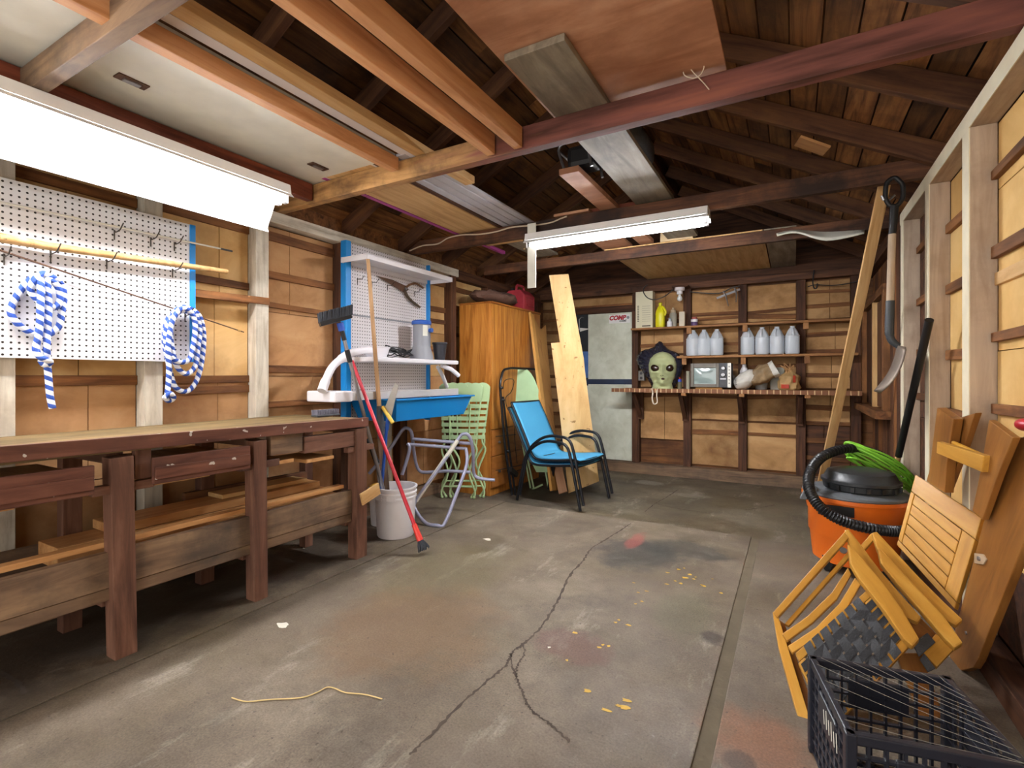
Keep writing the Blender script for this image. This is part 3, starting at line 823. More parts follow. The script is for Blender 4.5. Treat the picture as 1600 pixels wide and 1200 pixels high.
pole = thing('wooden_pole', 'thick bare wooden pole with frayed left end on hooks of the large pegboard', 'pole', (ax, q0.y, q0.z - .02))
mb.tube([pts[1], pts[2], pts[3]], [.021, .018, .0145], 12); mb.build('shaft', PINE_L, pole)
mb = MB()
for k in range(26):
    a = random.uniform(0, 6.28); r = random.uniform(.004, .02)
    p = Vector((ax + r * math.cos(a), q0.y + .02, q0.z + r * math.sin(a)))
    mb.tube([p, p + Vector((random.uniform(-.012, .012), -random.uniform(.03, .09), random.uniform(-.012, .012)))], .0022, 4)
mb.build('frayed_end', wood('frayed_fibre', '7a6344', '4f3c26', rnd=.05), pole)
c0, c1 = PX(0, 391, X=XPG + .03), PX(381, 519, X=XPG + .03)
cz = lambda y: c0.z + (c1.z - c0.z) * (y - c0.y) / (c1.y - c0.y)
peg_hook(c0.y + .02, cz(c0.y + .02) - .006, 'wire hook holding up the left end of the thin dark cane', .07)
cane = thing('cane', 'thin dark brown cane with tape near its tip hanging aslant across the large pegboard', 'cane', (c0.x, c0.y, cz(c0.y)))
MB().tube([(c0.x, .3, cz(.3)), (c0.x, c1.y, c1.z)], [.005, .0035], 6).build('shaft', RUST, cane)
MB().tube([(c0.x, c1.y - .04, cz(c1.y - .04)), (c0.x, c1.y - .022, cz(c1.y - .022))], .0055, 8).build('tape', plain('tan_tape', 'b08a4c', .6), cane)

def rope(name, label, loops, group='ropes on the large pegboard'):
    mb = MB()
    for pix, offs in loops:
        pts = [PX(x, y, X=XPG + .018 + o_) for (x, y), o_ in zip(pix, offs)]
        mb.tube(spline(pts, 7), .0135, 9)
    r = tag(mb.build(name, ROPE), label, 'rope', group)
    return r
q = PX(72, 430, X=XPG + .04); peg_hook(q.y, q.z - .01, 'wire hook carrying the left blue and white rope', .08)
q = PX(295, 487, X=XPG + .04); peg_hook(q.y, q.z - .01, 'wire hook carrying the right blue and white rope', .08)
rope('rope', 'blue and white rope coil on the left of the pegboard, one end hanging down', [
    ([(78, 432), (58, 431), (42, 442), (25, 465), (17, 487), (27, 505), (45, 518), (60, 523), (80, 521), (93, 508), (97, 485), (100, 462), (95, 444), (80, 432), (65, 428), (52, 440), (48, 455), (58, 468), (72, 478), (86, 480), (94, 468), (90, 448), (76, 437), (74, 450), (76, 475), (75, 500), (74, 520), (73, 545), (74, 570), (76, 595), (78, 618), (82, 638)],
     [.02, .02, .01, 0, 0, 0, 0, 0, 0, .005, .01, .015, .02, .04, .045, .045, .03, .03, .03, .03, .03, .04, .045, .045, .045, .045, .04, .045, .03, .03, .03, .03]),
    ([(63, 434), (64, 455), (63, 480), (62, 505), (60, 525), (56, 545), (62, 557), (72, 562), (78, 566), (70, 570), (64, 562)], [.05, .06, .06, .055, .05, .045, .055, .06, .05, .03, .02]),
])
rope('rope', 'blue and white rope coil in long loops at the right pegboard edge', [
    ([(278, 482), (262, 500), (257, 530), (262, 560), (268, 590), (275, 606), (290, 612), (303, 602), (312, 580), (317, 550), (318, 520), (312, 495), (300, 484), (284, 480), (270, 492), (266, 520), (270, 552), (278, 575), (292, 584), (305, 572), (309, 545), (312, 515), (305, 492), (291, 486), (276, 490), (260, 515), (262, 548), (272, 562), (285, 566), (297, 560), (303, 535), (305, 505), (297, 487), (282, 483), (268, 505), (263, 540), (264, 575), (263, 600), (261, 618)],
     [.02, .01, 0, 0, 0, 0, 0, 0, 0, 0, 0, .01, .02, .03, .028, .028, .028, .03, .03, .03, .03, .03, .035, .045, .05, .05, .045, .045, .045, .045, .05, .05, .055, .06, .06, .06, .055, .05, .05]),
    ([(258, 621), (266, 615), (271, 622), (263, 626), (257, 619)], [.055, .07, .055, .045, .055])])

# ------------------------------------------------------------------ workbench
XBF, ZBT = -2.36, .86
wbk = thing('workbench', 'long dark red paint-spattered workbench against the left wall', 'workbench', (-2.65, 1.2, 0))
bx('bench_top', XL + .012, XBF + .04, -.4, 2.275, ZBT - .04, ZBT, BENCHTOP, wbk)
board('front_edge_board', (XBF + .052, -.4, ZBT + .012), (XBF + .052, 2.28, ZBT - .022), .026, .056, BENCH_SP, wbk)
legs = [(-.1, .075), (.985, .078), (1.57, .07), (2.24, .085)]
for y, w in legs:
    e_ = .0
    board('leg', (XBF - .005, y + .015, 0), (XBF + .02, y - .01, ZBT - .057), .075, w, BENCH, wbk, up=(0, 1, 0))
    if y < 2: board('leg', (-2.80, y, 0), (-2.80, y, ZBT - .042), .06, .07, BENCH, wbk, up=(0, 1, 0))
bx('leg', -2.84, -2.78, 2.20, 2.26, 0, ZBT - .042, BENCH, wbk)
for y, w in legs[1:]:
    bx('cross_rail', XBF + .0, XBF + .04, y - .10, y + .11, ZBT - .20, ZBT - .165, BENCH, wbk)
    bx('cross_rail', XL + .03, XBF - .03, y - .03, y + .03, ZBT - .09, ZBT - .045, BENCH, wbk)
bx('apron', XBF - .0, XBF + .04, 1.63, 1.82, ZBT - .145, ZBT - .045, RAILW, wbk)
bx('apron', XBF - .0, XBF + .045, 1.83, 2.19, ZBT - .16, ZBT - .07, BENCH, wbk)
bx('apron', XBF + .0, XBF + .03, 1.03, 1.09, ZBT - .16, ZBT - .04, BENCH, wbk)
bx('shelf_ledge', XBF - .25, XBF + .02, 1.62, 1.78, ZBT - .20, ZBT - .18, PINE, wbk)
bx('shelf_ledge', XBF - .25, XBF + .02, 1.86, 2.05, ZBT - .22, ZBT - .2, PINE, wbk)
bx('lower_rail', XBF - .032, XBF + .006, -.4, 2.20, .285, .425, RAILW, wbk)
bx('lower_rail', XBF - .036, XBF + .002, -.4, 2.20, .235, .283, RAILW, wbk)
for y in (.985, 1.57, 2.23): bx('stretcher', XL + .05, XBF - .04, y - .04, y + .04, .20, .265, BENCH, wbk)
bx('rear_rail', -2.84, -2.80, -.4, 2.24, .27, .40, RAILW, wbk)
bx('shelf_slat', -2.68, -2.56, -.4, 2.2, .266, .285, PINE, wbk)
for (y0, y1, tilt, mt) in [(.42, .88, .0, BENCH_SP), (1.08, 1.50, .01, BENCH_SP)]:
    z1, z0 = ZBT - .075, ZBT - .185
    dw = bx('drawer', XBF + .05, XBF + .07, y0, y1, z0, z1, mt, wbk)
    bx('drawer_box', XBF - .36, XBF + .049, y0 + .03, y1 - .03, z0 + .02, z1 - .025, PINE, dw)
    bx('moulding', XBF + .0695, XBF + .078, y0 + .004, y1 - .004, z0 + .02, z0 + .07, mt, dw)
    bx('drawer_runner', XBF - .36, XBF + .03, y0 + .02, y0 + .25, z0 - .012, z0 + .0, PINE, wbk)
# lumber lying on the bench's lower shelf
lum = 'planks stacked under the workbench'
def plank(p0, p1, w, h, mat, label, up=(0, 0, 1)):
    return tag(board('plank', p0, p1, w, h, mat, None, up), label, 'plank', lum)
for y_ in (1.2, 2.0): bx('shelf_slat', XL + .05, XBF - .04, y_ - .03, y_ + .03, .266, .285, PINE, wbk)
plank((-2.415, .28, .449), (-2.415, 2.17, .449), .05, .022, PINE, 'narrow bright plank lying along the top of the lower bench rail')
plank((-2.46, 1.02, .316), (-2.46, 2.19, .316), .085, .06, PINE, 'thick orange plank low at the front of the stack under the workbench')
plank((-2.60, .90, .316), (-2.60, 2.19, .316), .17, .06, RAILW, 'broad grey plank at the bottom back of the stack under the workbench')
plank((-2.49, 1.06, .376), (-2.49, 2.18, .376), .10, .055, PINE, 'orange plank second from the bottom at the front of the stack under the workbench')
plank((-2.65, .86, .391), (-2.65, 2.16, .391), .19, .085, PINE, 'heavy orange beam with sawn end at the back of the stack under the workbench')
plank((-2.66, 1.05, .456), (-2.64, 2.12, .456), .20, .04, PINE, 'smooth orange board lying on the heavy beam under the workbench')
plank((-2.67, 1.55, .489), (-2.65, 2.06, .489), .14, .022, PINE_L, 'short pale board topmost in the stack under the workbench')
plank((-2.78, 1.45, .475), (-2.74, 2.17, .475), .035, .07, RAFTER, 'reddish square timber behind the topmost boards under the workbench')

# things on and beside the bench end
wbr = thing('scrub_brush', 'grey bristled scrub brush lying on the far end of the workbench', 'brush', (-2.45, 2.15, ZBT))
c = PX(509, 650, Z=ZBT + .005)
MB().beam(c + Vector((0, -.09, .006)), c + Vector((0, .09, .006)), .06, .012).build('brush_back', DGREY, wbr, bevel=.004)
mb = MB()
for i in range(14):
    for j in range(5):
        p = c + Vector((-.024 + .012 * j, -.084 + .0128 * i, .012)); mb.tube([p, p + Vector((random.uniform(-.003, .003), random.uniform(-.003, .003), .03))], .0042, 5)
mb.build('bristles', plain('grey_bristle', '6d6c78', .8), wbr)
p = PX(574, 771, X=XBF + .075)
tag(board('wood_block', (XBF + .1, p.y - .075, p.z - .02), (XBF + .1, p.y + .075, p.z + .02), .012, .075, PINE_L), 'small pale wood offcut nailed across the end leg of the workbench', 'wood block')

# ------------------------------------------------------------------ blue and white work centre on the left wall
XU = XL + .012
YU0, YU1 = 2.66, 3.66
wc = thing('work_centre', 'white pegboard work centre with blue rails, shelves and blue tub on the left wall', 'work centre', (XU, 3.15, .75))
MB().bb(XU, XU + .025, YU0 + .05, YU1 - .02, .80, 2.135).build('perforated_panel', PEG_B, wc)
for y0, y1 in ((YU0, YU0 + .052), (YU1 - .022, YU1)): MB().bb(XU, XU + .06, y0, y1, .72, 2.14).build('side_rail', BLUE, wc, bevel=.008)
MB().bb(XU + .024, XU + .03, YU0 + .05, YU1 - .02, 1.585, 1.597).build('seam_strip', GREYPL, wc)
# upper shelf: a shallow upturned tray with a rim
mb = MB(); x0, x1 = XU + .026, XU + .30; zt = 2.0
mb.bb(x0, x1, YU0 - .02, YU1 + .01, zt - .002, zt + .006)
for q in ((x1 - .012, x1, YU0 - .02, YU1 + .01), (x0, x0 + .012, YU0 - .02, YU1 + .01), (x0 + .012, x1 - .012, YU0 - .02, YU0 - .008), (x0 + .012, x1 - .012, YU1 - .002, YU1 + .01)): mb.bb(*q, zt - .035, zt - .002)
mb.build('upper_shelf', WHITEPL, wc, bevel=.004)
MB().bb(XU + .026, XU + .36, YU0 - .03, YU1 + .02, 1.225, 1.26).build('middle_shelf', WHITEPL, wc, bevel=.01)
ls = MB().bb(XU + .026, XU + .36, 2.42, YU1 + .0, .985, 1.0); ls.bb(XU + .35, XU + .372, 2.42, YU1, .955, 1.012)
ls.build('lower_shelf', plain('pale_grey_plastic', 'bcb8b4', .5), wc, bevel=.004)
MB().bb(XU + .10, XU + .377, 2.28, 2.43, .95, 1.022).build('shelf_end_box', WHITEPL, wc, bevel=.01)
# blue tub
mb = MB(); X0, X1, zr, zb = XU + .03, XU + .50, .945, .79
def tubring(i, z): return [(X0 + i, YU0 + .06 + i, z), (X1 - i, YU0 + .06 + i, z), (X1 - i, YU1 + .02 - i, z), (X0 + i, YU1 + .02 - i, z)]
rings = [tubring(.05, zb), tubring(0, zr), tubring(-.02, zr), tubring(-.02, zr + .012), tubring(.004, zr + .012), tubring(.054, zb + .01)]
b = len(mb.v)
for r_ in rings: mb.v += [Vector(p) for p in r_]
for i in range(len(rings) - 1):
    for k in range(4): mb.face([i * 4 + k, i * 4 + (k + 1) % 4, (i + 1) * 4 + (k + 1) % 4, (i + 1) * 4 + k])
mb.face([0, 1, 2, 3]); mb.face([20, 21, 22, 23])
mb.build('tub', BLUE, wc, bevel=.004)
for y in (2.9, 3.45): MB().beam((XU + .03, y, .78), (XU + .33, y, .78), .03, .015).build('tub_bracket', WHITEPL, wc)
arm = spline([PX(503, 611, X=XU + .30), PX(510, 592, X=XU + .28), PX(519, 574, X=XU + .26), PX(533, 561, X=XU + .24), PX(551, 551, X=XU + .22), PX(575, 547, X=XU + .20), PX(590, 549, X=XU + .18)], 6)
MB().tube(arm, [.026 if (i // 6) % 3 else .031 for i in range(len(arm))], 12).build('curved_arm', WHITEPL, wc)
MB().tube([PX(690, 571, X=XU + .30), PX(705, 577, X=XU + .33), PX(717, 587, X=XU + .36)], .02, 8).build('curved_arm', WHITEPL, wc)
MB().tube([PX(684, 573, X=XU + .18), PX(692, 588, X=XU + .15), PX(699, 606, X=XU + .12)], .018, 8).build('shelf_strut', WHITEPL, wc)
bx('post', XU + .0, XU + .04, 3.10, 3.17, 0.06, .80, WHITEST, wc)
# on its shelves
SB = 'things on the middle shelf of the work centre'
bp_ = PX(582, 556, X=XU + .2)
bw = thing('bowl', 'white plastic bowl at the left of the work centre middle shelf', 'bowl', (XU + .2, 2.80, 1.26))
MB().lathe([(.062, 0), (.085, .03), (.098, .075), (.104, .078), (.104, .085), (.094, .082), (.08, .03), (.055, .006)], (XU + .17, 2.86, 1.2605), 24).build('body', WHITEPL, bw)
mb = MB(); rr = random.Random(12)
cpts = []
for k in range(34):
    a = k * 1.25; r = rr.uniform(.045, .09)
    cpts.append((XU + .20 + .7 * r * math.cos(a), 3.08 + 1.9 * r * math.sin(a), 1.266 + rr.uniform(0, .075) + .012 * (k % 3)))
mb.tube(spline(cpts, 5), .0045, 6)
tag(mb.build('cable', BLACK), 'black cable heaped between the bowl and the grey pump on the work centre shelf', 'cable')
pm = thing('filter_pump', 'grey pool filter pump with blue cap on the work centre shelf', 'pump', (XU + .2, 3.36, 1.26))
cc = (XU + .2, 3.36, 1.2605)
MB().lathe([(.098, 0), (.098, .03), (.075, .11), (.072, .12), (.072, .295), (.078, .30)], cc, 28).build('body', GREYPL, pm)
MB().lathe([(.08, .298), (.083, .303), (.083, .325), (.076, .333), (.03, .34)], cc, 28).build('cap', plain('cap_blue', '2f5cb0', .4), pm)
MB().lathe([(.016, 0), (.019, .012), (.019, .03)], (cc[0] + .068, cc[1] + .02, cc[2] + .25), 14, Matrix.Rotation(R(90), 4, 'Y')).build('knob', plain('cap_blue', '2f5cb0'), pm)
mb = MB()
for i in range(6):
    a0, a1 = R(-42 + i * 6), R(-36 + i * 6)
    mb.poly([(cc[0] + .0735 * math.cos(a), cc[1] + .0735 * math.sin(a), cc[2] + z) for a, z in ((a0, .2), (a1, .2), (a1, .29), (a0, .29))])
mb.build('label', OFFWHITE, pm, fix=False)
fp = thing('flower_pot', 'black plastic flower pot on the right end of the work centre shelf', 'flower pot', (XU + .26, 3.535, 1.26))
MB().lathe([(.045, 0), (.062, .138), (.067, .14), (.067, .155), (.06, .155), (.043, .01)], (XU + .26, 3.535, 1.2605), 22).build('body', plain('pot_black', '2a2a30', .5), fp)
# hedge shears
XS = XU + .04
sh = thing('hedge_shears', 'rusty hedge shears hanging open on the work centre pegboard', 'shears', PX(635, 455, X=XS))
def S(px, py, o=0.0): return PX(px, py, X=XS + o)
MB().prism([S(588, 431), S(612, 437), S(634, 447), S(638, 453), S(630, 457), S(618, 449)], (.006, 0, 0)).build('blade', RUST, sh)
MB().tube(spline([S(634, 450, .012), S(640, 445, .014), S(650, 443, .016), S(661, 450, .016)], 5), .010, 8).build('handle', plain('shears_grip', '6a4a30', .6, var=.2), sh)
MB().tube(spline([S(632, 453, .008), S(636, 462, .010), S(644, 471, .012), S(656, 480, .012)], 5), [.012, .013, .013, .013, .013, .013, .012, .012, .012, .012, .012, .012, .012, .012, .010, .010][:16], 8).build('handle', plain('shears_grip_dark', '4c3c2c', .6, var=.2), sh)
MB().lathe([(.012, -.004), (.012, .016)], S(633, 451, .004), 12, Matrix.Rotation(R(90), 4, 'Y')).build('pivot', STEEL, sh)
def hk(px, py, label):
    p = PX(px, py, X=XU + .026)
    mb = MB().tube([p + Vector((-.004, 0, 0)), p + Vector((.05, .0, -.006)), p + Vector((.075, 0, .02))], .0028, 6); mb.tube([p + Vector((.003, 0, .004)), p + Vector((.003, 0, -.04))], .0028, 6)
    tag(mb.build('peg_hook', WIRE), label, 'hook', 'wire hooks on the work centre')
hk(558, 436, 'wire hook left of the broomstick on the work centre pegboard')
hk(581, 441, 'wire hook just right of the broomstick on the work centre pegboard')
hk(605, 446, 'wire hook below the blade of the hedge shears')
hk(647, 456, 'wire hook beneath the handles of the hedge shears')

# ------------------------------------------------------------------ bucket with long tools
bc = PX(607, 845, Z=0) + Vector((-.05, .125, 0)); bc.z = 0
bk = thing('bucket', 'white plastic bucket full of long handled tools beside the workbench end', 'bucket', bc)
c = (bc.x, bc.y, .001)
MB().lathe([(.122, 0), (.128, .01), (.140, .27), (.146, .272), (.146, .282), (.141, .284), (.142, .30), (.149, .302), (.149, .312), (.143, .314), (.144, .335), (.152, .337), (.152, .348), (.140, .348), (.122, .012)], c, 36).build('body', WHITEPL, bk)
for a in (R(-60), R(-100)):
    p = Vector(c) + Vector((.143 * math.cos(a), .143 * math.sin(a), .29)); t = Vector((-math.sin(a), math.cos(a), 0))
    MB().beam(p - t * .03, p + t * .03, .006, .045).build('rim_lug', WHITEPL, bk)
mb = MB(); hp = []
for i in range(13):
    a = math.pi * i / 12; hp.append(Vector(c) + Vector((.15 * math.cos(a + .5), .15 * math.sin(a + .5), .33 - .10 * math.sin(a) * 1.0)))
MB().tube([Vector((p.x, p.y, p.z)) for p in hp], .002, 5).build('bail', STEEL, bk)
bk2 = thing('pail', 'small white pail with yellow rim behind the tool bucket', 'bucket', (bc.x - .26, bc.y + .12, 0))
MB().lathe([(.09, 0), (.105, .26), (.112, .262), (.112, .275), (.10, .275), (.085, .01)], (bc.x - .27, bc.y + .16, .001), 24).build('body', WHITEPL, bk2)
MB().tube([(bc.x - .27 + .09 * math.cos(a), bc.y + .16 + .09 * math.sin(a), .284) for a in [i * .4 for i in range(16)]], .012, 6, closed=False).build('yellow_rim', plain('yellow_trim', 'c8922e', .5), bk2)
yb = bc.y
# long wooden handled tool
lt = thing('long_handled_tool', 'long worn wooden-handled tool standing in the bucket and leaning on the work centre', 'tool', (bc.x, bc.y, .05))
pa = Vector((bc.x + .01, bc.y + .02, .06)); ptop = PX(575, 405, X=-2.60)
def along(a, b, py):
    """point of the straight line a-b that appears at picture row py"""
    lo, hi = 0.0, 1.0
    for _ in range(40):
        m = (lo + hi) / 2; p = a.lerp(b, m); d_ = -p.x * _s + p.y * _c
        y = HORIZ - FOC * (p.z - HCAM) / d_
        if y > py: lo = m
        else: hi = m
    return a.lerp(b, lo)
pa = PX(601, 745, Y=bc.y); pa = pa + (pa - ptop) * .18
m1, m2 = along(pa, ptop, 634), along(pa, ptop, 684)
MB().tube([m1, ptop], [.016, .0135], 12).build('handle', wood('worn_handle', 'b08a62', '8f6c48', 'c29c74', axis='Z', across=14, rnd=.03), lt)
MB().tube([m2, m2.lerp(m1, .5), m1], [.03, .027, .019], 12).build('socket', DGREY, lt)
board('blade', pa, m2, .055, .022, RAILW, lt, up=(1, -1, 0))
# pole saw
ps = thing('pole_saw', 'pruning saw with yellow grip on a blue pole standing in the bucket', 'saw', (bc.x, bc.y - .03, .05))
ybs = bc.y - .03
MB().tube([PX(594, 790, Y=ybs), PX(604, 670, Y=ybs - .01)], .011, 10).build('pole', plain('pole_blue', '2350a0', .4), ps)
MB().tube(spline([PX(598, 636, Y=ybs - .01), PX(603, 644, Y=ybs - .015), PX(608, 652, Y=ybs - .015), PX(614, 661, Y=ybs - .01)], 4), .014, 10).build('grip', plain('grip_yellow', 'd9b648', .5), ps)
MB().prism([PX(600, 640, Y=ybs), PX(610, 655, Y=ybs), PX(622, 603, Y=ybs), PX(617, 598, Y=ybs)], (.002, .003, 0)).build('saw_blade', plain('dull_steel', 'b4b2a8', .45, metal=.5), ps)
MB().tube([PX(604, 672, Y=ybs - .01), PX(607, 650, Y=ybs - .008)], .014, 8).build('collar', plain('pole_blue', '2350a0', .4), ps)
# black grip pole
bg = thing('snow_brush', 'aluminium pole with black foam grip standing at the left of the bucket', 'tool', (bc.x - .08, bc.y, .05))
g0 = PX(594, 770, Y=bc.y - .02); g1 = PX(589, 724, Y=bc.y - .02); g2 = PX(575, 686, Y=bc.y - .02)
MB().tube([g0 + (g0 - g1) * .4, g1], .010, 10).build('pole', STEEL, bg)
MB().tube([g1, g2], [.019, .017], 12).build('foam_grip', BLACK, bg)
# push broom upside down
YPB = 2.42
pbm = thing('push_broom', 'push broom standing head up with black bristles behind the workbench end', 'broom', (-2.45, 2.42, 0))
b0_, b1_ = PX(571, 657, X=-2.53), PX(533, 512, X=-2.55)
tt = (0.012 - b1_.z) / (b0_.z - b1_.z); foot = b1_ + (b0_ - b1_) * tt
foot = Vector((foot.x, foot.y, .006))
MB().tube([foot, b1_.lerp(b0_, .35)], .0125, 10).build('pole', STEEL, pbm)
MB().tube([b1_.lerp(b0_, .36), b1_.lerp(b0_, .23)], .017, 10).build('clamp', BLACK, pbm)
MB().tube([b1_.lerp(b0_, .23), b1_.lerp(b0_, .13)], .0125, 10).build('inner_pole', STEEL, pbm)
MB().tube([b1_.lerp(b0_, .13), b1_.lerp(b0_, -.02)], .015, 10).build('socket', BLACK, pbm)
ha = PX(498, 506, X=-2.62); hb = PX(550, 493, X=-2.50)
board('head', ha + Vector((.01, 0, -.004)), hb + Vector((-.01, 0, -.004)), .065, .028, BLACK, pbm)
MB().tube([b1_.lerp(b0_, .03), b1_.lerp(b0_, -.05)], .022, 10).build('collar', plain('broom_blue', '2a4fa8', .5), pbm)
mb = MB(); dd = hb - ha
for i in range(22):
    for j in range(5):
        p = ha + dd * ((i + .5) / 22) + Vector((0, 0, .004)); q = Vector((dd.y, -dd.x, 0)).normalized() * (-.028 + .014 * j)
        mb.tube([p + q, p + q * 1.5 + Vector((random.uniform(-.006, .006), random.uniform(-.006, .006), .062))], [.006, .007], 5)
mb.build('bristles', plain('black_bristle', '34363c', .8), pbm)
# red brush pole
rb = thing('red_brush', 'red pole with round black brush standing on the floor in front of the bucket', 'brush', (-2.0, 2.5, 0))
f0 = PX(661, 856, Z=.045); top = PX(550, 564, Y=2.50)
q1_, q2_ = f0.lerp(top, .02), f0.lerp(top, .115)
MB().tube([q2_, top], .0125, 10).build('pole', REDP, rb)
MB().tube([f0.lerp(top, .035), q2_], [.021, .017], 12).build('ferrule', plain('ferrule_red', 'cf3a30', .4), rb)
mb = MB(); dr_ = (f0 - top).normalized()
for k in range(120):
    a = random.uniform(0, 6.28); r = .018 * math.sqrt(random.random()); e = Vector((math.cos(a), math.sin(a), 0)); e = e - dr_ * e.dot(dr_)
    s0_ = f0.lerp(top, .035) + e * r
    mb.tube([s0_, s0_ + dr_ * .03 + e * (r * .9), s0_ + dr_ * random.uniform(.05, .066) + e * (r * 1.5)], [.003, .003, .002], 4)
mb.build('bristles', plain('black_bristle', '24252a'), rb)
# ------------------------------------------------------------------ wardrobe and what stands around it
WX0, WX1, WY0, WY1, WZ = XL + .012, -2.58, 4.20, 5.28, 1.86
wd = thing('wardrobe', 'tall oak veneered wardrobe with two bottom drawers against the left wall', 'wardrobe', ((WX0 + WX1) / 2, 4.7, ZB))
MB().bb(WX0, WX1 - .02, WY0, WY1, ZB, WZ - .02).build('body', OAK, wd, bevel=.002)
bx('top_board', WX0, WX1 + .004, WY0 - .004, WY1 + .004, WZ - .02, WZ, wood('oak_top', 'a4642a', '7e4616', rnd=.03, rough=.4), wd)
for y0, y1 in ((WY0 + .006, WY0 + .535), (WY0 + .541, WY1 - .006)):
    d = MB().bb(WX1 - .0195, WX1, y0, y1, .60, WZ - .024).build('door', OAK, wd, bevel=.002)
for z0, z1 in ((.335, .59), (.02, .325)):
    d = MB().bb(WX1 - .0195, WX1, WY0 + .006, WY1 - .006, z0, z1).build('drawer', wood('oak_drawer', 'a86a30', '8a5020', axis='Y', across=7, rough=.4, rnd=.04), wd, bevel=.002)
    for y in (WY0 + .12, WY1 - .25): MB().lathe([(.006, 0), (.006, .012), (.014, .016), (.014, .022), (.008, .026)], (WX1, y, (z0 + z1) / 2), 14, Matrix.Rotation(R(90), 4, 'Y')).build('knob', STEEL, d)
# folded brown tarpaulin on top
tb_c = Vector((-2.74, 4.52, WZ + .004))
def blob(fn_h, rx, ry, c, seed, nu=40, nv=18, amp=.018, fr=9.0):
    """soft crumpled heap resting on z = c.z"""
    c = Vector(c)
    def f(u, v):
        a = 2 * math.pi * u; ph = math.pi * v
        r = math.sin(ph); z = (1 - math.cos(ph)) / 2
        p = Vector((rx * r * math.cos(a), ry * r * math.sin(a), fn_h * z))
        n_ = mnoise.noise(Vector((p.x * fr + seed, p.y * fr, p.z * fr * 1.5))) + .6 * mnoise.noise(Vector((p.x * fr * 2.5, p.y * fr * 2.5 + seed, p.z * fr * 3)))
        q = p * (1 + n_ * amp * 8); q.z = max(0, p.z + n_ * amp)
        return c + q
    return f
mb = MB().grid(blob(.14, .19, .36, tb_c, 3.0, fr=10), 48, 20, closed=True)
tag(mb.build('tarpaulin', plain('brown_cloth', '5d4236', .8, var=.35, bump=.4, bscale=25)), 'crumpled brown tarpaulin heaped on top of the oak wardrobe', 'tarpaulin')
gc = thing('fuel_can', 'red plastic fuel can standing on the wardrobe behind the tall plywood board', 'fuel can', (-2.72, 5.05, WZ))
MB().prism([(-2.86, 4.92, WZ + .003), (-2.60, 4.92, WZ + .003), (-2.60, 4.92, WZ + .17), (-2.66, 4.92, WZ + .23), (-2.80, 4.92, WZ + .23), (-2.86, 4.92, WZ + .19)], (0, .26, 0)).build('body', plain('faded_red_plastic', 'a8343e', .45, var=.15), gc, bevel=.018)
MB().tube(rounded([(-2.72, 4.95, WZ + .215), (-2.72, 4.96, WZ + .29), (-2.72, 5.13, WZ + .29), (-2.72, 5.14, WZ + .215)], .04), .014, 8).build('handle', plain('faded_red_plastic', 'a8343e'), gc)
MB().lathe([(.026, 0), (.026, .04), (.02, .045)], (-2.80, 5.02, WZ + .22), 16).build('cap', BLACK, gc)
fr_ = MB(); fr_.tube([(-2.59, 4.965, WZ + .05), (-2.59, 4.965, WZ + .14), (-2.59, 5.14, WZ + .14), (-2.59, 5.14, WZ + .05)], .005, 5, closed=True)
fr_.build('moulded_frame', plain('faded_red_plastic', 'a8343e'), gc)

# push mower handle leaning on the wardrobe front
XM = -2.50
mw = thing('mower_handle', 'black folded mower handle with cables leaning on the wardrobe front', 'mower handle', (XM, 4.35, ZB))
def Mp(px, py, o=0.0): return PX(px, py, X=XM + o)
loop = rounded([Mp(800, 788, .09), Mp(788, 690, .05), Mp(781, 600, .02), Mp(786, 578, .01), Mp(798, 575, .0), Mp(838, 577, -.01)], .05)
loop = [Vector((p.x, p.y, max(p.z, ZB + .015))) for p in loop]
lo2 = [Mp(838, 577, -.01), Mp(850, 600, .0), Mp(857, 660, .02), Mp(862, 770, .09)]
MB().tube(loop + rounded(lo2, .04)[1:], .0125, 10).build('upper_handle', BLACKM, mw)
MB().tube([Mp(807, 786, .10), Mp(800, 735, .06), Mp(794, 690, .05), Mp(786, 620, .035)], .011, 8).build('lower_bar', BLACKM, mw)
for (px, py) in ((783, 606), (786, 625), (794, 705), (797, 738)): MB().sphere(Mp(px, py, .045), .02, .02, .016).build('clamp_knob', BLACK, mw)
for (x0, y0, x1, y1) in ((775, 682, 806, 679), (775, 735, 822, 725), (797, 740, 838, 724)): MB().tube([Mp(x0, y0, .03), Mp(x1, y1, .03)], .004, 6).build('cross_wire', BLACK, mw)
MB().tube(spline([Mp(786, 608, .04), Mp(788, 596, .05), Mp(796, 592, .05), Mp(803, 595, .04), Mp(799, 612, .05), Mp(790, 622, .05), Mp(794, 640, .04), Mp(800, 633, .03), Mp(806, 640, .03), Mp(804, 680, .04), Mp(808, 724, .03)], 5), .0042, 6).build('cable', BLACK, mw)
board('bracket', Mp(796, 733, .06), Mp(806, 742, .06), .05, .05, BLACK, mw)

# green ironing board standing on end
ib = thing('ironing_board', 'pale green ironing board standing on end behind the blue patio chairs', 'ironing board', (-2.35, 4.5, ZB))
ia = Plane(PX(806, 762, Z=ZB + .02), PX(866, 762, Z=ZB + .02), PX(818, 575, Y=4.76))
ol = [(838, 738), (826, 712), (816, 684), (807, 652), (801, 620), (800, 600), (804, 584), (811, 576), (818, 575), (826, 579), (834, 590), (842, 610), (850, 640), (859, 680), (866, 715), (868, 738)]
pts = spline([ia.at(x, y) for x, y in ol], 3)
MB().prism(pts, ia.n * -.022).build('cover', plain('green_cover', 'a9c79a', .8, var=.06), ib, bevel=.006)
for (a, b) in (((814, 680), (829, 783)), ((819, 690), (834, 783)), ((846, 700), (857, 773))):
    p, q = ia.at(*a, -.035), ia.at(*b, -.03); q.z = max(q.z, ZB + .012)
    MB().tube([p, q], .010, 8).build('leg', SAGE, ib)
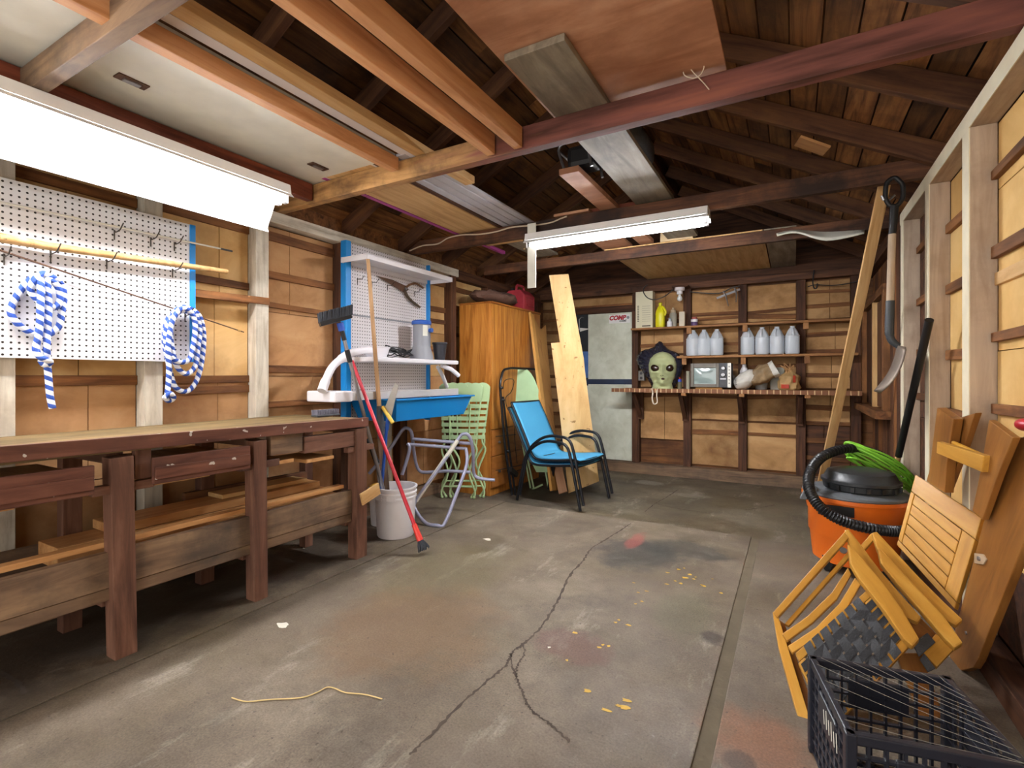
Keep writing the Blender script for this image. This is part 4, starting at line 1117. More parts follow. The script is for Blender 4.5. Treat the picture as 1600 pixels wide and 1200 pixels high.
MB().tube([ia.at(831, 765, -.03), ia.at(848, 757, -.03)], .010, 8).build('foot_bar', SAGE, ib)

# boards leaning on the third tie beam and the wardrobe
lean = 'boards leaning beside the wardrobe'
yb_ = YB3 - .045
pa_ = PX(868, 428, Y=yb_); pb_ = PX(908, 769, Z=ZB)
pwp = Plane(PX(858, 430, Y=yb_), PX(888, 428, Y=yb_ + .06), PX(890, 770, Z=ZB + .003))
pw = MB().prism([pwp.at(*q) for q in ((858, 430), (888, 428), (912, 560), (914, 580), (936, 752), (888, 771), (874, 640), (861, 536), (875, 535))], pwp.n * -.012)
pw = tag(pw.build('plywood_board', PLY, None, origin=True), 'tall pale plywood board with a notch leaning up to the third tie beam', 'board', lean)
def leanboard(px_top, px_bot, X, w, t, mat, label, up):
    a = PX(*px_top, X=X); b = PX(*px_bot, Z=ZB + .012)
    return tag(board('leaning_board', b, a, w, t, mat, None, up), label, 'board', lean)
lb = thing('leaning_board', 'narrow honey pine board with notched top leaning on the wardrobe front', 'board', (-2.4, 4.6, ZB), group=lean)
lp = Plane(PX(831, 490, X=WX1 + .03), PX(853, 512, X=WX1 + .05) + Vector((.05, .05, 0)), PX(874, 765, Z=ZB + .003))
MB().prism([lp.at(*q) for q in ((834, 496), (842, 510), (846, 515), (853, 508), (855, 540), (866, 660), (880, 762), (868, 767), (850, 640))], lp.n * -.018).build('face', wood('pine_leaning', 'b8884e', '96673a', axis='Z', across=7, rnd=.04), lb)
MB().prism([lp.at(*q, .012) for q in ((829, 487), (834, 493), (849, 610), (869, 765), (863, 767), (845, 620))], lp.n * -.03).build('edge_strip', wood('pine_edge', 'd6a25c', 'c08c46', axis='Z', across=7, rnd=.04), lb)
sb_ = board('leaning_board', PX(880, 770, Z=ZB + .02), PX(862, 680, X=-2.30), .09, .018, wood('pink_offcut', 'c09474', 'a67858', rnd=.03), None, up=(.3, -1, 0))
tag(sb_, 'short pinkish offcut standing at the foot of the boards behind the patio chairs', 'board', lean)

# green folding bistro chairs
def bistro(label, kz=1.18):
    t = thing('bistro_chair', label, 'chair', (0, 0, 0), group='folded green bistro chairs')
    # local: x across, y thickness (front = -y), z up; folded flat
    w = .195
    for sx in (-1, 1):
        MB().tube(spline([(sx * .15, .0, .012), (sx * .155, .0, .06), (sx * .10, -.004, .20), (sx * .165, -.006, .36), (sx * .135, -.004, .44), (sx * .17, 0, .60), (sx * .20, .004, .84)], 6), .009, 8).build('leg', SAGE, t)
        MB().tube(spline([(sx * .12, .03, .012), (sx * .16, .03, .10), (sx * .075, .026, .27), (sx * .15, .024, .40), (sx * .15, .02, .50)], 6), .009, 8).build('leg', SAGE, t)
        MB().sphere((sx * .15, 0, .012), .014, .014, .012, 10, 6).build('foot', SAGE, t)
        MB().sphere((sx * .12, .03, .012), .014, .014, .012, 10, 6).build('foot', SAGE, t)
    MB().tube([(-.15, 0, .09), (.15, 0, .09)], .006, 8).build('stretcher', SAGE, t)
    MB().tube([(-.13, .03, .13), (.13, .03, .13)], .006, 8).build('stretcher', SAGE, t)
    for k in range(6):
        z = .45 + k * .048
        MB().bb(-.165 - k * .004, .165 + k * .004, -.016, -.012, z, z + .030).build('seat_slat', SAGE, t)
    for x in (-.09, .09): MB().tube([(x, -.02, .44), (x * 1.1, -.02, .72)], .007, 8).build('seat_bar', SAGE, t)
    n = 30
    top = [(-.21 + .42 * i / n, -.006, .80 + .055 + .035 * abs(math.sin(math.pi * 3 * i / n)) ** .7) for i in range(n + 1)]
    MB().prism([(-.20, -.006, .74)] + top + [(.20, -.006, .74)], (0, .005, 0)).build('crest', SAGE, t)
    for x in (-.07, .07): MB().tube([(x * .9, 0, .56), (x * 1.25, -.001, .80)], .007, 8).build('back_bar', SAGE, t)
    return t
def stretch(root, k):
    for ch_ in root.children:
        for v_ in ch_.data.vertices: v_.co.z *= k
        ch_.location.z *= k
bc1 = bistro('folded sage green metal bistro chair in front, leaning towards the oak wardrobe')
stretch(bc1, 1.2)
place(bc1, (-2.68, 3.77, 0), (R(-7), 0, R(22)))
bc2 = dup(bc1); bc2['label'] = 'folded sage green metal bistro chair at the back, nearest the oak wardrobe'
place(bc2, (-2.62, 3.83, 0), (R(-6), 0, R(30)))

# bent grey tube frame
tf = thing('tube_frame', 'bent grey tubular lounge chair frame leaning between bucket and green chairs', 'chair frame', (-2.35, 3.1, 0))
GT = plain('grey_tube_paint', '9a9cb2', .35, metal=.25, spec=.5)
def F(px, py, Y): return PX(px, py, Y=Y)
near = [F(728, 700, 3.34), F(729, 726, 3.30), F(712, 775, 3.16), F(694, 819, 3.03), F(683, 827, 2.98), F(665, 817, 2.98), F(649, 796, 3.0), F(651, 780, 3.03), F(690, 726, 3.17), F(716, 686, 3.28), F(725, 678, 3.30), F(734, 683, 3.33), F(739, 705, 3.38), F(740, 737, 3.44), F(748, 747, 3.46), F(773, 750, 3.50)]
near = [Vector((p.x, p.y, max(p.z, .014))) for p in near]
MB().tube(spline(near, 5), .0135, 10).build('side_tube', GT, tf)
far = [F(628, 742, 3.02), F(636, 718, 3.06), F(640, 700, 3.08), F(637, 693, 3.08)]
MB().tube(spline(far, 4), .0135, 8).build('side_tube', GT, tf)
far2 = [F(577, 740, 2.92), F(610, 700, 3.0), F(628, 673, 3.08), F(636, 669, 3.10), F(643, 676, 3.12), F(646, 700, 3.18), F(650, 724, 3.24), F(656, 736, 3.27), F(668, 738, 3.30), F(700, 736, 3.38), F(735, 738, 3.45)]
MB().tube(spline(far2, 5), .0135, 10).build('side_tube', GT, tf)
MB().tube([F(645, 686, 3.14), F(735, 693, 3.36)], .013, 10).build('cross_tube', GT, tf)
MB().tube([F(637, 694, 3.08), F(728, 701, 3.34)], .013, 10).build('cross_tube', GT, tf)
MB().tube([F(650, 783, 3.03), F(715, 688, 3.27)], .017, 8).build('sleeve', OFFWHITE, tf)

# stacked blue patio chairs
TURQ = plain('blue_sling', '4ba3cf', .6, bump=.25, bscale=400)
TURQ2 = plain('blue_sling_shaded', '3f98c8', .6, bump=.25, bscale=400)
def patio(label):
    t = thing('patio_chair', label, 'chair', (0, 0, 0), group='stacked blue patio chairs')
    # local: +y is the front, x across; origin on the floor midway between the legs
    w = .265
    n = 14
    prof = spline([(-.02, 0), ], 1) if False else None
    ctrl = [(0, .265, .385), (0, .20, .395), (0, 0, .375), (0, -.17, .37), (0, -.24, .415), (0, -.30, .54), (0, -.39, .72), (0, -.475, .88)]
    sp_ = spline(ctrl, 6)
    def sling(u, v):
        i = v * (len(sp_) - 1); a = int(min(i, len(sp_) - 2)); p = sp_[a].lerp(sp_[a + 1], i - a)
        sag = -.012 * math.sin(math.pi * u) * (1 if p.z < .5 else .5)
        return Vector(((u - .5) * 2 * (w - .03), p.y, p.z + sag))
    mb = MB().grid(sling, 12, 44)
    o = mb.build('sling', TURQ, t, origin=False, fix=False)
    md = o.modifiers.new('thickness', 'SOLIDIFY'); md.thickness = .006; md.offset = -1
    for sx in (-1, 1):
        rail = [Vector((sx * (w - .025), p.y, p.z - .008)) for p in sp_]
        MB().tube(rail, .012, 8).build('side_rail', BLACKM, t)
        arm = rounded([(sx * (w + .02), .33, .014), (sx * (w + .012), .24, .42), (sx * (w + .008), .19, .585), (sx * (w + .008), -.06, .60), (sx * (w + .006), -.26, .46), (sx * (w + .012), -.35, .014)], .12, 7)
        MB().tube(arm, .0135, 10).build('arm_leg', BLACKM, t)
        MB().tube([(sx * (w - .025), -.25, .43), (sx * (w + .006), -.245, .45)], .010, 6).build('bracket', BLACKM, t)
        MB().tube([(sx * (w - .025), .225, .38), (sx * (w + .010), .235, .385)], .010, 6).build('bracket', BLACKM, t)
    MB().tube([(-(w - .025), .255, .375), (w - .025, .255, .375)], .011, 8).build('front_rail', BLACKM, t)
    MB().tube([(-(w - .025), -.475, .875), (w - .025, -.475, .875)], .011, 8).build('top_rail', BLACKM, t)
    MB().tube([(-(w - .025), -.2, .365), (w - .025, -.2, .365)], .011, 8).build('cross_rail', BLACKM, t)
    return t
pc = patio('lower of two stacked blue sling patio chairs with black frames')
place(pc, (-1.90, 4.40, ZB), (0, 0, R(-97)))
pc2 = dup(pc); pc2['label'] = 'upper of two stacked blue sling patio chairs with black frames'
place(pc2, (-1.87, 4.40, ZB + .05), (0, 0, R(-97)))
# ------------------------------------------------------------------ shelves on the back wall
SHW = wood('shelf_board', '9a6a3c', '784c28', 'b07e4c', across=9, rnd=.06)
YS0 = 5.90
ts = thing('wall_shelf', 'long top shelf board on the back wall holding cans and a printed box', 'shelf', (-.6, 6.0, 1.67))
bx('shelf_board', -1.69, .52, YS0, YB - .004, 1.668, 1.690, SHW, ts)
for x in (-1.03, -.455, .11): bx('cleat', x - .025, x + .025, YS0 + .004, YS0 + .05, 1.60, 1.667, SHW, ts)
ms = thing('wall_shelf', 'middle shelf board on the back wall lined with plastic jugs', 'shelf', (-.3, 6.0, 1.33))
bx('shelf_board', -1.16, .55, YS0, YB - .004, 1.325, 1.350, SHW, ms)
for x in (-1.08, -.47, .12): bx('cleat', x - .025, x + .025, YS0 + .004, YS0 + .05, 1.25, 1.324, SHW, ms)
ct = thing('wall_counter', 'low counter shelf with notched front edge on brackets along the back wall', 'counter', (-.6, 5.9, .6))
YC0 = 5.70
bx('counter_top', -1.80, .56, YC0 + .02, YB - .004, .955, .978, SHW, ct)
def edge_mat():
    m, nt, b = newmat('notched_edge')
    tc = N(nt, 'ShaderNodeTexCoord'); sp = N(nt, 'ShaderNodeSeparateXYZ'); nt.links.new(tc.outputs['Object'], sp.inputs[0])
    d = N(nt, 'ShaderNodeMath', operation='MULTIPLY'); d.inputs[1].default_value = 17; nt.links.new(sp.outputs[0], d.inputs[0])
    f = N(nt, 'ShaderNodeMath', operation='FRACT'); nt.links.new(d.outputs[0], f.inputs[0])
    n = N(nt, 'ShaderNodeTexNoise'); n.inputs['Scale'].default_value = 7; nt.links.new(tc.outputs['Object'], n.inputs['Vector'])
    th = N(nt, 'ShaderNodeMath', operation='MULTIPLY'); th.inputs[1].default_value = .34; nt.links.new(n.outputs['Fac'], th.inputs[0])
    lt = N(nt, 'ShaderNodeMath', operation='LESS_THAN'); nt.links.new(f.outputs[0], lt.inputs[0]); nt.links.new(th.outputs[0], lt.inputs[1])
    nt.links.new(mixc(nt, lt.outputs[0], rgb('7a4c2c'), rgb('c8a578')), b.inputs['Base Color']); b.inputs['Roughness'].default_value = .7
    return m
MB().bb(-1.86, .56, YC0, YC0 + .02, .938, .982).build('front_edge', edge_mat(), ct)
for x in (-1.62, -1.10, -.50, .06):
    bx('bracket', x - .03, x + .03, 6.075, 6.117, .60, .954, DARKST, ct)
    board('bracket', (x, 6.08, .64), (x, YC0 + .10, .925), .045, .05, DARKST, ct)
for x in (-1.05, -.47, .12): bx('cleat', x - .025, x + .025, YC0 + .004, YC0 + .06, .905, .937, SHW, ct)
bx('side_post', -1.695, -1.645, 6.05, 6.11, .979, 1.667, DARKST, ct)

JUG = plain('frosted_plastic', 'e6edf4', .32, spec=.5); JUG.node_tree.nodes['Principled BSDF'].inputs['Transmission Weight'].default_value = .28
def jug(label):
    t = thing('plastic_jug', label, 'jug', (0, 0, 0), group='empty plastic jugs on the middle shelf')
    mb = MB().lathe([(.045, 0), (.062, .004), (.068, .018), (.068, .17), (.066, .18), (.069, .19), (.060, .205), (.046, .24), (.030, .268), (.022, .275), (.021, .292), (.018, .292), (.018, .276)], (0, 0, 0), 28, sq=.35, cap1=False)
    mb.build('body', JUG, t)
    MB().tube(spline([(.0, -.062, .185), (.0, -.066, .215), (.0, -.050, .245), (.0, -.028, .265)], 4), .010, 8).build('handle', JUG, t)
    MB().lathe([(.024, .286), (.024, .292), (.019, .292), (.019, .286)], (0, 0, 0), 20).build('neck_ring', JUG, t)
    return t
jp = [1083, 1100, 1120, 1168, 1191, 1214, 1238]
jl = ['frosted plastic jug at the left end of the row of three', 'frosted plastic jug in the middle of the row of three', 'frosted plastic jug at the right end of the row of three',
      'frosted plastic jug at the left end of the row of four', 'second frosted plastic jug from the left in the row of four', 'third frosted plastic jug from the left in the row of four', 'frosted plastic jug at the right end of the row of four']
j0 = None
for px, lb_ in zip(jp, jl):
    p = PX(px, 555, Y=5.985)
    if j0 is None: j0 = jug(lb_); o_ = j0
    else: o_ = dup(j0); o_['label'] = lb_
    place(o_, (p.x, p.y, 1.3505), (0, 0, random.uniform(-.5, .5)))

# top shelf things
def card_mat(name, base, ink):
    m, nt, b = newmat(name)
    tc = N(nt, 'ShaderNodeTexCoord'); sp = N(nt, 'ShaderNodeSeparateXYZ'); nt.links.new(tc.outputs['Generated'], sp.inputs[0])
    def M_(op, a, v):
        n = N(nt, 'ShaderNodeMath', operation=op); nt.links.new(a, n.inputs[0])
        if isinstance(v, float): n.inputs[1].default_value = v
        else: nt.links.new(v, n.inputs[1])
        return n.outputs[0]
    l = M_('LESS_THAN', N_fr(nt, M_('MULTIPLY', sp.outputs[2], 17.0)), .25)
    band = M_('MULTIPLY', M_('GREATER_THAN', sp.outputs[2], .18), M_('LESS_THAN', sp.outputs[2], .62))
    side = M_('MULTIPLY', M_('GREATER_THAN', sp.outputs[0], .38), M_('LESS_THAN', sp.outputs[0], .88))
    lines = M_('MULTIPLY', M_('MULTIPLY', l, band), side)
    v = M_('MULTIPLY', M_('MULTIPLY', M_('GREATER_THAN', sp.outputs[0], .10), M_('LESS_THAN', sp.outputs[0], .2)), M_('MULTIPLY', band, M_('LESS_THAN', N_fr(nt, M_('MULTIPLY', sp.outputs[2], 22.0)), .6)))
    t = M_('MULTIPLY', M_('MULTIPLY', M_('GREATER_THAN', sp.outputs[2], .045), M_('LESS_THAN', sp.outputs[2], .075)), side)
    f = M_('MAXIMUM', M_('MULTIPLY', lines, .4), M_('MAXIMUM', M_('MULTIPLY', v, .85), t))
    nt.links.new(mixc(nt, f, rgb(base), rgb(ink)), b.inputs['Base Color']); b.inputs['Roughness'].default_value = .7
    return m
def N_fr(nt, a):
    n = N(nt, 'ShaderNodeMath', operation='FRACT'); nt.links.new(a, n.inputs[0]); return n.outputs[0]
o = MB().bb(-1.645, -1.445, 5.955, 6.08, 1.6905, 2.125).build('printed_box', card_mat('printed_card', 'd8d2b4', '4a4436'), None, bevel=.002)
tag(o, 'tall cream printed cardboard box at the left end of the top shelf', 'box')
yj = thing('oil_jug', 'bright yellow plastic oil jug on the top shelf', 'jug', (-1.365, 6.0, 1.69))
MB().lathe([(.050, 0), (.054, .01), (.054, .16), (.046, .20), (.026, .245), (.017, .255), (.016, .268)], (-1.365, 6.0, 1.6905), 24, sq=.3).build('body', plain('oil_yellow', 'e0d81e', .35), yj)
MB().lathe([(.02, 0), (.02, .022), (.017, .025)], (-1.365, 6.0, 1.958), 16).build('cap', plain('oil_cap', 'd4cc1c', .4), yj)
MB().tube(spline([(-1.315, 5.99, 1.83), (-1.30, 5.985, 1.87), (-1.325, 5.99, 1.92), (-1.348, 6.0, 1.938)], 4), .012, 8).build('handle', plain('oil_yellow', 'e0d81e'), yj)
sc_ = thing('spray_can', 'pale spray can with beige cap between yellow jug and white box', 'can', (-1.21, 6.02, 1.69))
MB().lathe([(.040, 0), (.041, .004), (.041, .15), (.034, .165), (.03, .17)], (-1.225, 6.03, 1.6905), 20).build('body', plain('can_print', 'a8a494', .4, var=.25), sc_)
MB().lathe([(.03, .17), (.028, .20), (.014, .21), (.010, .23)], (-1.225, 6.03, 1.6905), 16).build('cap', plain('can_cap', 'b8a488', .5), sc_)
sb2 = thing('small_bottle', 'small white bottle in front of the pale spray can', 'bottle', (-1.26, 5.93, 1.69))
MB().lathe([(.028, 0), (.03, .004), (.03, .055), (.012, .075), (.012, .09)], (-1.245, 5.935, 1.6905), 18).build('body', WHITEPL, sb2)
MB().lathe([(.014, .085), (.014, .10), (.01, .103)], (-1.245, 5.935, 1.6905), 14).build('cap', plain('cap_greyblue', '8e94a4', .5), sb2)
o = MB().bb(-1.145, -1.085, 5.96, 6.03, 1.6905, 1.86).build('carton', plain('carton_cream', 'd8cdb6', .6, var=.06), None, bevel=.002)
tag(o, 'slim cream carton beside the spray can on the top shelf', 'carton')
pcn = thing('paint_tin', 'small purple and white tin with reddish lid on the top shelf', 'tin', (-.95, 6.0, 1.69))
p = PX(1085, 508, Y=5.98)
MB().lathe([(.036, 0), (.037, .003), (.037, .075), (.034, .08)], (p.x, 5.98, 1.6905), 20).build('body', plain('purple_print', '5a4470', .4, var=.4), pcn)
MB().lathe([(.0375, .045), (.0375, .075)], (p.x, 5.98, 1.6905), 20, cap0=False, cap1=False).build('white_band', WHITEPL, pcn)
MB().lathe([(.03, .08), (.03, .098), (.026, .10)], (p.x, 5.98, 1.6905), 18).build('lid', plain('lid_red', 'a05048', .5), pcn)
# bare bulb, its cable, clamps
bl = thing('bulb_holder', 'white porcelain lamp holder with bare bulb above the top shelf', 'lamp', (-1.10, 6.0, 2.0))
pb_ = PX(1062, 448, Y=5.98); cx, cy, cz_ = pb_.x, 5.98, 2.139
MB().lathe([(.056, 0), (.056, -.03), (.05, -.036), (.036, -.04), (.030, -.062), (.034, -.066), (.034, -.075), (.018, -.078)], (cx, cy, cz_), 22).build('base', WHITEPL, bl)
MB().lathe([(.013, -.075), (.015, -.09), (.028, -.115), (.030, -.13), (.024, -.148), (.006, -.157)], (cx, cy, cz_), 18).build('bulb', plain('opal_bulb', 'e6eaea', .2), bl)
bx('mounting_strip', cx - .08, cx + .1, 5.93, 6.09, 2.1395, 2.16, DARKST, bl)
def yt(pts, Y): return [PX(x, y, Y=Y) for x, y in pts]
o = MB().tube(spline(yt([(1052, 452), (1040, 462), (1025, 468), (1013, 466), (1006, 458), (1006, 450), (1012, 445)], 5.945), 5), .006, 6).build('black_cable', BLACK)
tag(o, 'black cable looping left from the bare bulb in front of the printed box', 'cable')
o = MB().tube(spline(yt([(1078, 456), (1100, 458), (1125, 458), (1143, 450), (1156, 447)], 6.08), 5), .006, 6).build('black_cable', BLACK)
tag(o, 'black cable running right from the bare bulb to the clamps', 'cable')
cl = thing('bar_clamp', 'pair of small steel clamps hooked near the ceiling over the top shelf', 'clamp', PX(1138, 470, Y=6.0))
MB().beam(PX(1120, 466, Y=6.0), PX(1156, 452, Y=6.05), .012, .022).build('bar', STEEL, cl)
MB().tube(yt([(1130, 455), (1134, 462), (1138, 478)], 5.99), [.009, .008, .004], 8).build('screw', STEEL, cl)
MB().tube(yt([(1148, 450), (1151, 460), (1150, 472)], 6.01), [.009, .008, .005], 8).build('screw', STEEL, cl)
o = MB().tube(spline(yt([(1262, 448), (1275, 445), (1300, 446), (1325, 443), (1345, 438)], 6.09), 5), .005, 6).build('black_cable', BLACK)
tag(o, 'thin black cable strung at the top right of the back wall', 'cable')
o = MB().tube(spline(yt([(1272, 422), (1270, 440), (1272, 450), (1276, 450), (1277, 443)], 6.06), 5), .006, 6).build('iron_hook', BLACKM)
tag(o, 'black iron hook hanging from the plate above the far right bay', 'hook')

# counter things ---------------------------------------------------------------
ZC = .9785
# green mask with staring eyes and black collar
mk = thing('rubber_mask', 'green rubber head mask with large dark eyes and shiny black pleated hood', 'mask', (-1.31, 5.86, ZC))
MCX, MCY, MZ0 = -1.315, 5.885, ZC
def face(u, v):
    a = 2 * math.pi * u; z = v
    # silhouette: neck, pointed jaw, broad cheeks, huge round cranium
    prof = [(0, .118), (.06, .112), (.13, .105), (.20, .116), (.32, .140), (.48, .153), (.64, .155), (.78, .142), (.90, .105), (.97, .055), (1.0, .0)]
    for (z0, r0), (z1, r1) in zip(prof, prof[1:]):
        if z <= z1:
            t = (z - z0) / (z1 - z0); r = r0 + (r1 - r0) * (3 * t * t - 2 * t ** 3) if z < .9 else r0 + (r1 - r0) * t; break
    x = r * math.cos(a); y = r * math.sin(a) * .82
    Z = z * .425
    fr = max(0, -math.sin(a))
    # jaw drawn forward and narrowed to the chin, nose ridge, brows, cheek hollows, mouth
    def g(px, pz, sx, sz): return math.exp(-((x - px) / sx) ** 2 - ((Z - pz) / sz) ** 2)
    d = 0
    d += .040 * g(.030, .075, .045, .045) + .022 * g(.022, .055, .03, .02)
    d += .030 * g(.028, .185, .016, .05) + .018 * g(.028, .155, .022, .016)
    d += .012 * g(.02, .285, .07, .03) + .014 * g(.03, .25, .02, .04)
    d -= .030 * g(-.055, .235, .046, .036) + .030 * g(.090, .228, .036, .036)
    d += .016 * g(-.055, .185, .06, .015) + .014 * g(.09, .18, .05, .015)
    d -= .022 * g(.032, .112, .016, .012)
    d += .012 * g(.032, .098, .024, .008) + .010 * g(.032, .128, .022, .007)
    d -= .030 * g(-.06, .10, .03, .05) + .03 * g(.105, .10, .025, .05)
    d -= .022 * g(.03, .025, .10, .022)
    return Vector((MCX + x, MCY + y - d * fr ** .6, MZ0 + .001 + Z))
SKIN = plain('green_latex', 'b2b98a', .5, var=.18, spec=.4)
MB().grid(face, 72, 56, closed=True).build('face', SKIN, mk)
EYEM = plain('dark_eye', '2a1a10', .2, var=.4, spec=.6)
for x, w_, tl in ((-.057, .056, .30), (.094, .047, -.32)):
    mb = MB(); mb.sphere((0, 0, 0), w_, .036, .044, 18, 12)
    Mx = Matrix.Translation((MCX + x, MCY - .094 if x < 0 else MCY - .078, MZ0 + .235)) @ Matrix.Rotation(tl, 4, 'Y')
    mb.v = [Mx @ p for p in mb.v]; mb.build('eye', EYEM, mk)
MB().sphere((MCX + .032, MCY - .122, MZ0 + .112), .020, .014, .012, 14, 8).build('mouth', plain('mouth_dark', '3a1c16', .6), mk)
for dx in (.016, .04): MB().sphere((MCX + dx, MCY - .158, MZ0 + .15), .005, .004, .004, 8, 6).build('nostril', EYEM, mk)
outer = [(993, 560), (1002, 548), (1018, 543), (1030, 533), (1043, 545), (1058, 552), (1066, 566), (1064, 582), (1055, 602), (1048, 606), (1020, 606), (1015, 600), (1008, 588), (998, 574)]
oc = [PX(x, y, Y=5.93) for x, y in outer]; oc = spline(oc, 8, closed=True)
def hood(u, v):
    k = int(u * len(oc)) % len(oc); p = oc[k]; c_ = Vector((MCX + .01, 5.93, MZ0 + .20))
    d = p - c_; a = math.atan2(d.z, d.x)
    inner = Vector((MCX + .135 * math.cos(a), 5.90, MZ0 + .215 + .17 * math.sin(a)))
    q = inner.lerp(p, v); q.y = 5.90 + .07 * v + .011 * math.sin(k * 1.57) * v - .02 * math.sin(math.pi * v)
    q.y = min(q.y, 6.03); q.z = max(q.z, MZ0 + .002)
    return q
o = MB().grid(hood, len(oc), 8, closed=True).build('hood', plain('black_vinyl', '2c2c38', .15, spec=.9), mk, fix=False)
md = o.modifiers.new('thickness', 'SOLIDIFY'); md.thickness = .004
st = spline(yt([(1018, 606), (1020, 614), (1019, 622), (1021, 630), (1024, 631), (1027, 628), (1026, 618), (1027, 606)], 5.69), 4)
st[0].y = 5.76; st[-1].y = 5.76
MB().tube(st, .008, 8, flat=.25).build('strap', plain('cream_ribbon', 'dccdb6', .7), mk)

tv = thing('television', 'old portable television with grey screen and silver control strip on the counter', 'television', (-.78, 5.88, ZC))
TX0, TX1, TY, TZ1 = -.985, -.575, 5.745, 1.262
MB().bb(TX0, TX1, TY + .02, TY + .22, ZC + .022, TZ1).build('cabinet', DGREY, tv, bevel=.012)
MB().bb(TX0 + .05, TX1 - .06, TY + .22, TY + .32, ZC + .05, TZ1 - .03).build('back_housing', BLACK, tv, bevel=.02)
mb = MB(); zb0, zb1 = ZC + .024, TZ1 - .002
xs0, xs1, zs0, zs1 = TX0 + .035, TX0 + .262, ZC + .06, TZ1 - .05
for q in ((TX0 + .002, xs0, zb0, zb1), (xs1, TX1 - .118, zb0, zb1), (xs0, xs1, zb0, zs0), (xs0, xs1, zs1, zb1)): mb.bb(q[0], q[1], TY, TY + .03, q[2], q[3])
mb.build('bezel', plain('bezel_taupe', '6e675c', .4), tv, bevel=.004)
cxs, czs = (xs0 + xs1) / 2, (zs0 + zs1) / 2
MB().grid(lambda u, v: (xs0 + (xs1 - xs0) * u, TY + .018 - .012 * math.sin(math.pi * u) * math.sin(math.pi * v), zs0 + (zs1 - zs0) * v), 14, 10).build('screen', plain('tube_glass', '8fa09c', .12, spec=.8), tv, fix=False)
MB().bb(TX1 - .117, TX1 - .036, TY + .002, TY + .03, zb0, zb1).build('control_panel', plain('panel_charcoal', '3a3c40', .45), tv)
for z in (TZ1 - .055, TZ1 - .125):
    k = MB().lathe([(.024, 0), (.024, .008), (.018, .012), (.016, .024)], (TX1 - .075, TY + .002, z), 18, Matrix.Rotation(R(90), 4, 'X')).build('dial', STEEL, tv)
    MB().beam((TX1 - .075, TY - .024, z - .014), (TX1 - .075, TY - .024, z + .014), .005, .006).build('pointer', BLACK, k)
MB().bb(TX1 - .105, TX1 - .05, TY - .001, TY + .004, TZ1 - .175, TZ1 - .165).build('name_strip', STEEL, tv)
MB().bb(TX1 - .034, TX1 - .001, TY + .001, TY + .03, zb0, zb1).build('silver_strip', plain('silver_plastic', 'b9b7b0', .3, metal=.4), tv)
for k in range(6): MB().lathe([(.006, 0), (.006, .008)], (TX1 - .018, TY + .002, TZ1 - .04 - .035 * k), 10, Matrix.Rotation(R(90), 4, 'X')).build('button', BLACK, tv)
MB().bb(TX0 + .05, TX1 - .09, TY + .03, TY + .2, ZC + .0005, ZC + .022).build('foot', plain('amber_foot', 'a87428', .5), tv)

bt = thing('can', 'small dark spray can with blue and red cap between mask and television', 'can', (-1.06, 5.83, ZC))
p = PX(1062, 606, Y=5.80)
MB().lathe([(.024, 0), (.024, .075), (.02, .082)], (p.x, 5.80, ZC + .0005), 16).build('body', plain('can_dark_print', '54503a', .4, var=.5), bt)
MB().lathe([(.021, .08), (.021, .105), (.012, .112)], (p.x, 5.80, ZC + .0005), 16).build('cap', plain('cap_blue2', '3a50b0', .4), bt)
MB().lathe([(.008, .112), (.008, .13)], (p.x, 5.80, ZC + .0005), 10).build('nozzle', plain('nozzle_red', 'b02a20', .4), bt)
p = PX(1075, 605, Y=5.86)
o = MB().tube([(p.x, 5.86, ZC + .001), (p.x, 5.86, ZC + .20)], .021, 14).build('grey_tube', plain('pale_tube', '97927e', .6))
tag(o, 'upright grey-green cardboard tube beside the left edge of the television', 'tube')

def bag(mat, name, label, c, rx, ry, h, seed, fr=12, amp=.012, lean=(0, 0)):
    f0 = blob(h, rx, ry, (c[0], c[1], c[2] + .001), seed, amp=amp, fr=fr)
    def f(u, v):
        p = f0(u, v); t = (p.z - c[2]) / h
        return p + Vector((lean[0] * t * t, lean[1] * t * t, 0))
    return f
bgw = thing('shopping_bag', 'white and brown plastic shopping bag slumped beside the television', 'bag', (-.45, 5.86, ZC))
MB().grid(bag(None, '', '', (-.475, 5.86, ZC), .105, .11, .215, 2.2, lean=(.11, 0), amp=.016), 36, 22, closed=True).build('white_part', plain('bag_white', 'd6d2c8', .45, bump=.4, bscale=30), bgw, fix=False)
def upper(u, v):
    a = 2 * math.pi * u; p0 = Vector((-.40, 5.84, ZC + .11)); p1 = Vector((-.20, 5.84, ZC + .20)); p = p0.lerp(p1, v)
    r = .070 + .022 * math.sin(v * 2.6) ; r *= (1 if v < 1 else 1)
    n_ = mnoise.noise(Vector((math.cos(a) * 2, math.sin(a) * 2, v * 4))) * .02
    d = (p1 - p0).normalized(); s = Vector((-d.z, 0, d.x))
    return p + s * (r + n_) * math.cos(a) + Vector((0, 1, 0)) * (r * .8 + n_) * math.sin(a)
mb = MB().grid(upper, 30, 14, closed=True); mb.build('brown_part', plain('bag_brown', '937a58', .5, var=.35, bump=.5, bscale=28), bgw, fix=False)
def lip(u, v):
    a = 2 * math.pi * u; p = Vector((-.205 + .05 * v, 5.84, ZC + .20 + .025 * v)); s = Vector((-.48, 0, .88))
    r = .078 + .01 * v + .008 * math.sin(5 * a)
    return p + s * r * math.cos(a) + Vector((0, 1, 0)) * r * .8 * math.sin(a)
MB().grid(lip, 30, 4, closed=True).build('white_rim', plain('bag_white', 'd6d2c8'), bgw, fix=False)
jar = thing('jar', 'grey translucent tub half hidden under the brown shopping bag', 'jar', (-.33, 5.95, ZC))
MB().lathe([(.05, 0), (.056, .006), (.062, .085), (.064, .09)], (-.30, 5.97, ZC + .0005), 22).build('body', plain('grey_tub', '8a8a88', .35), jar)
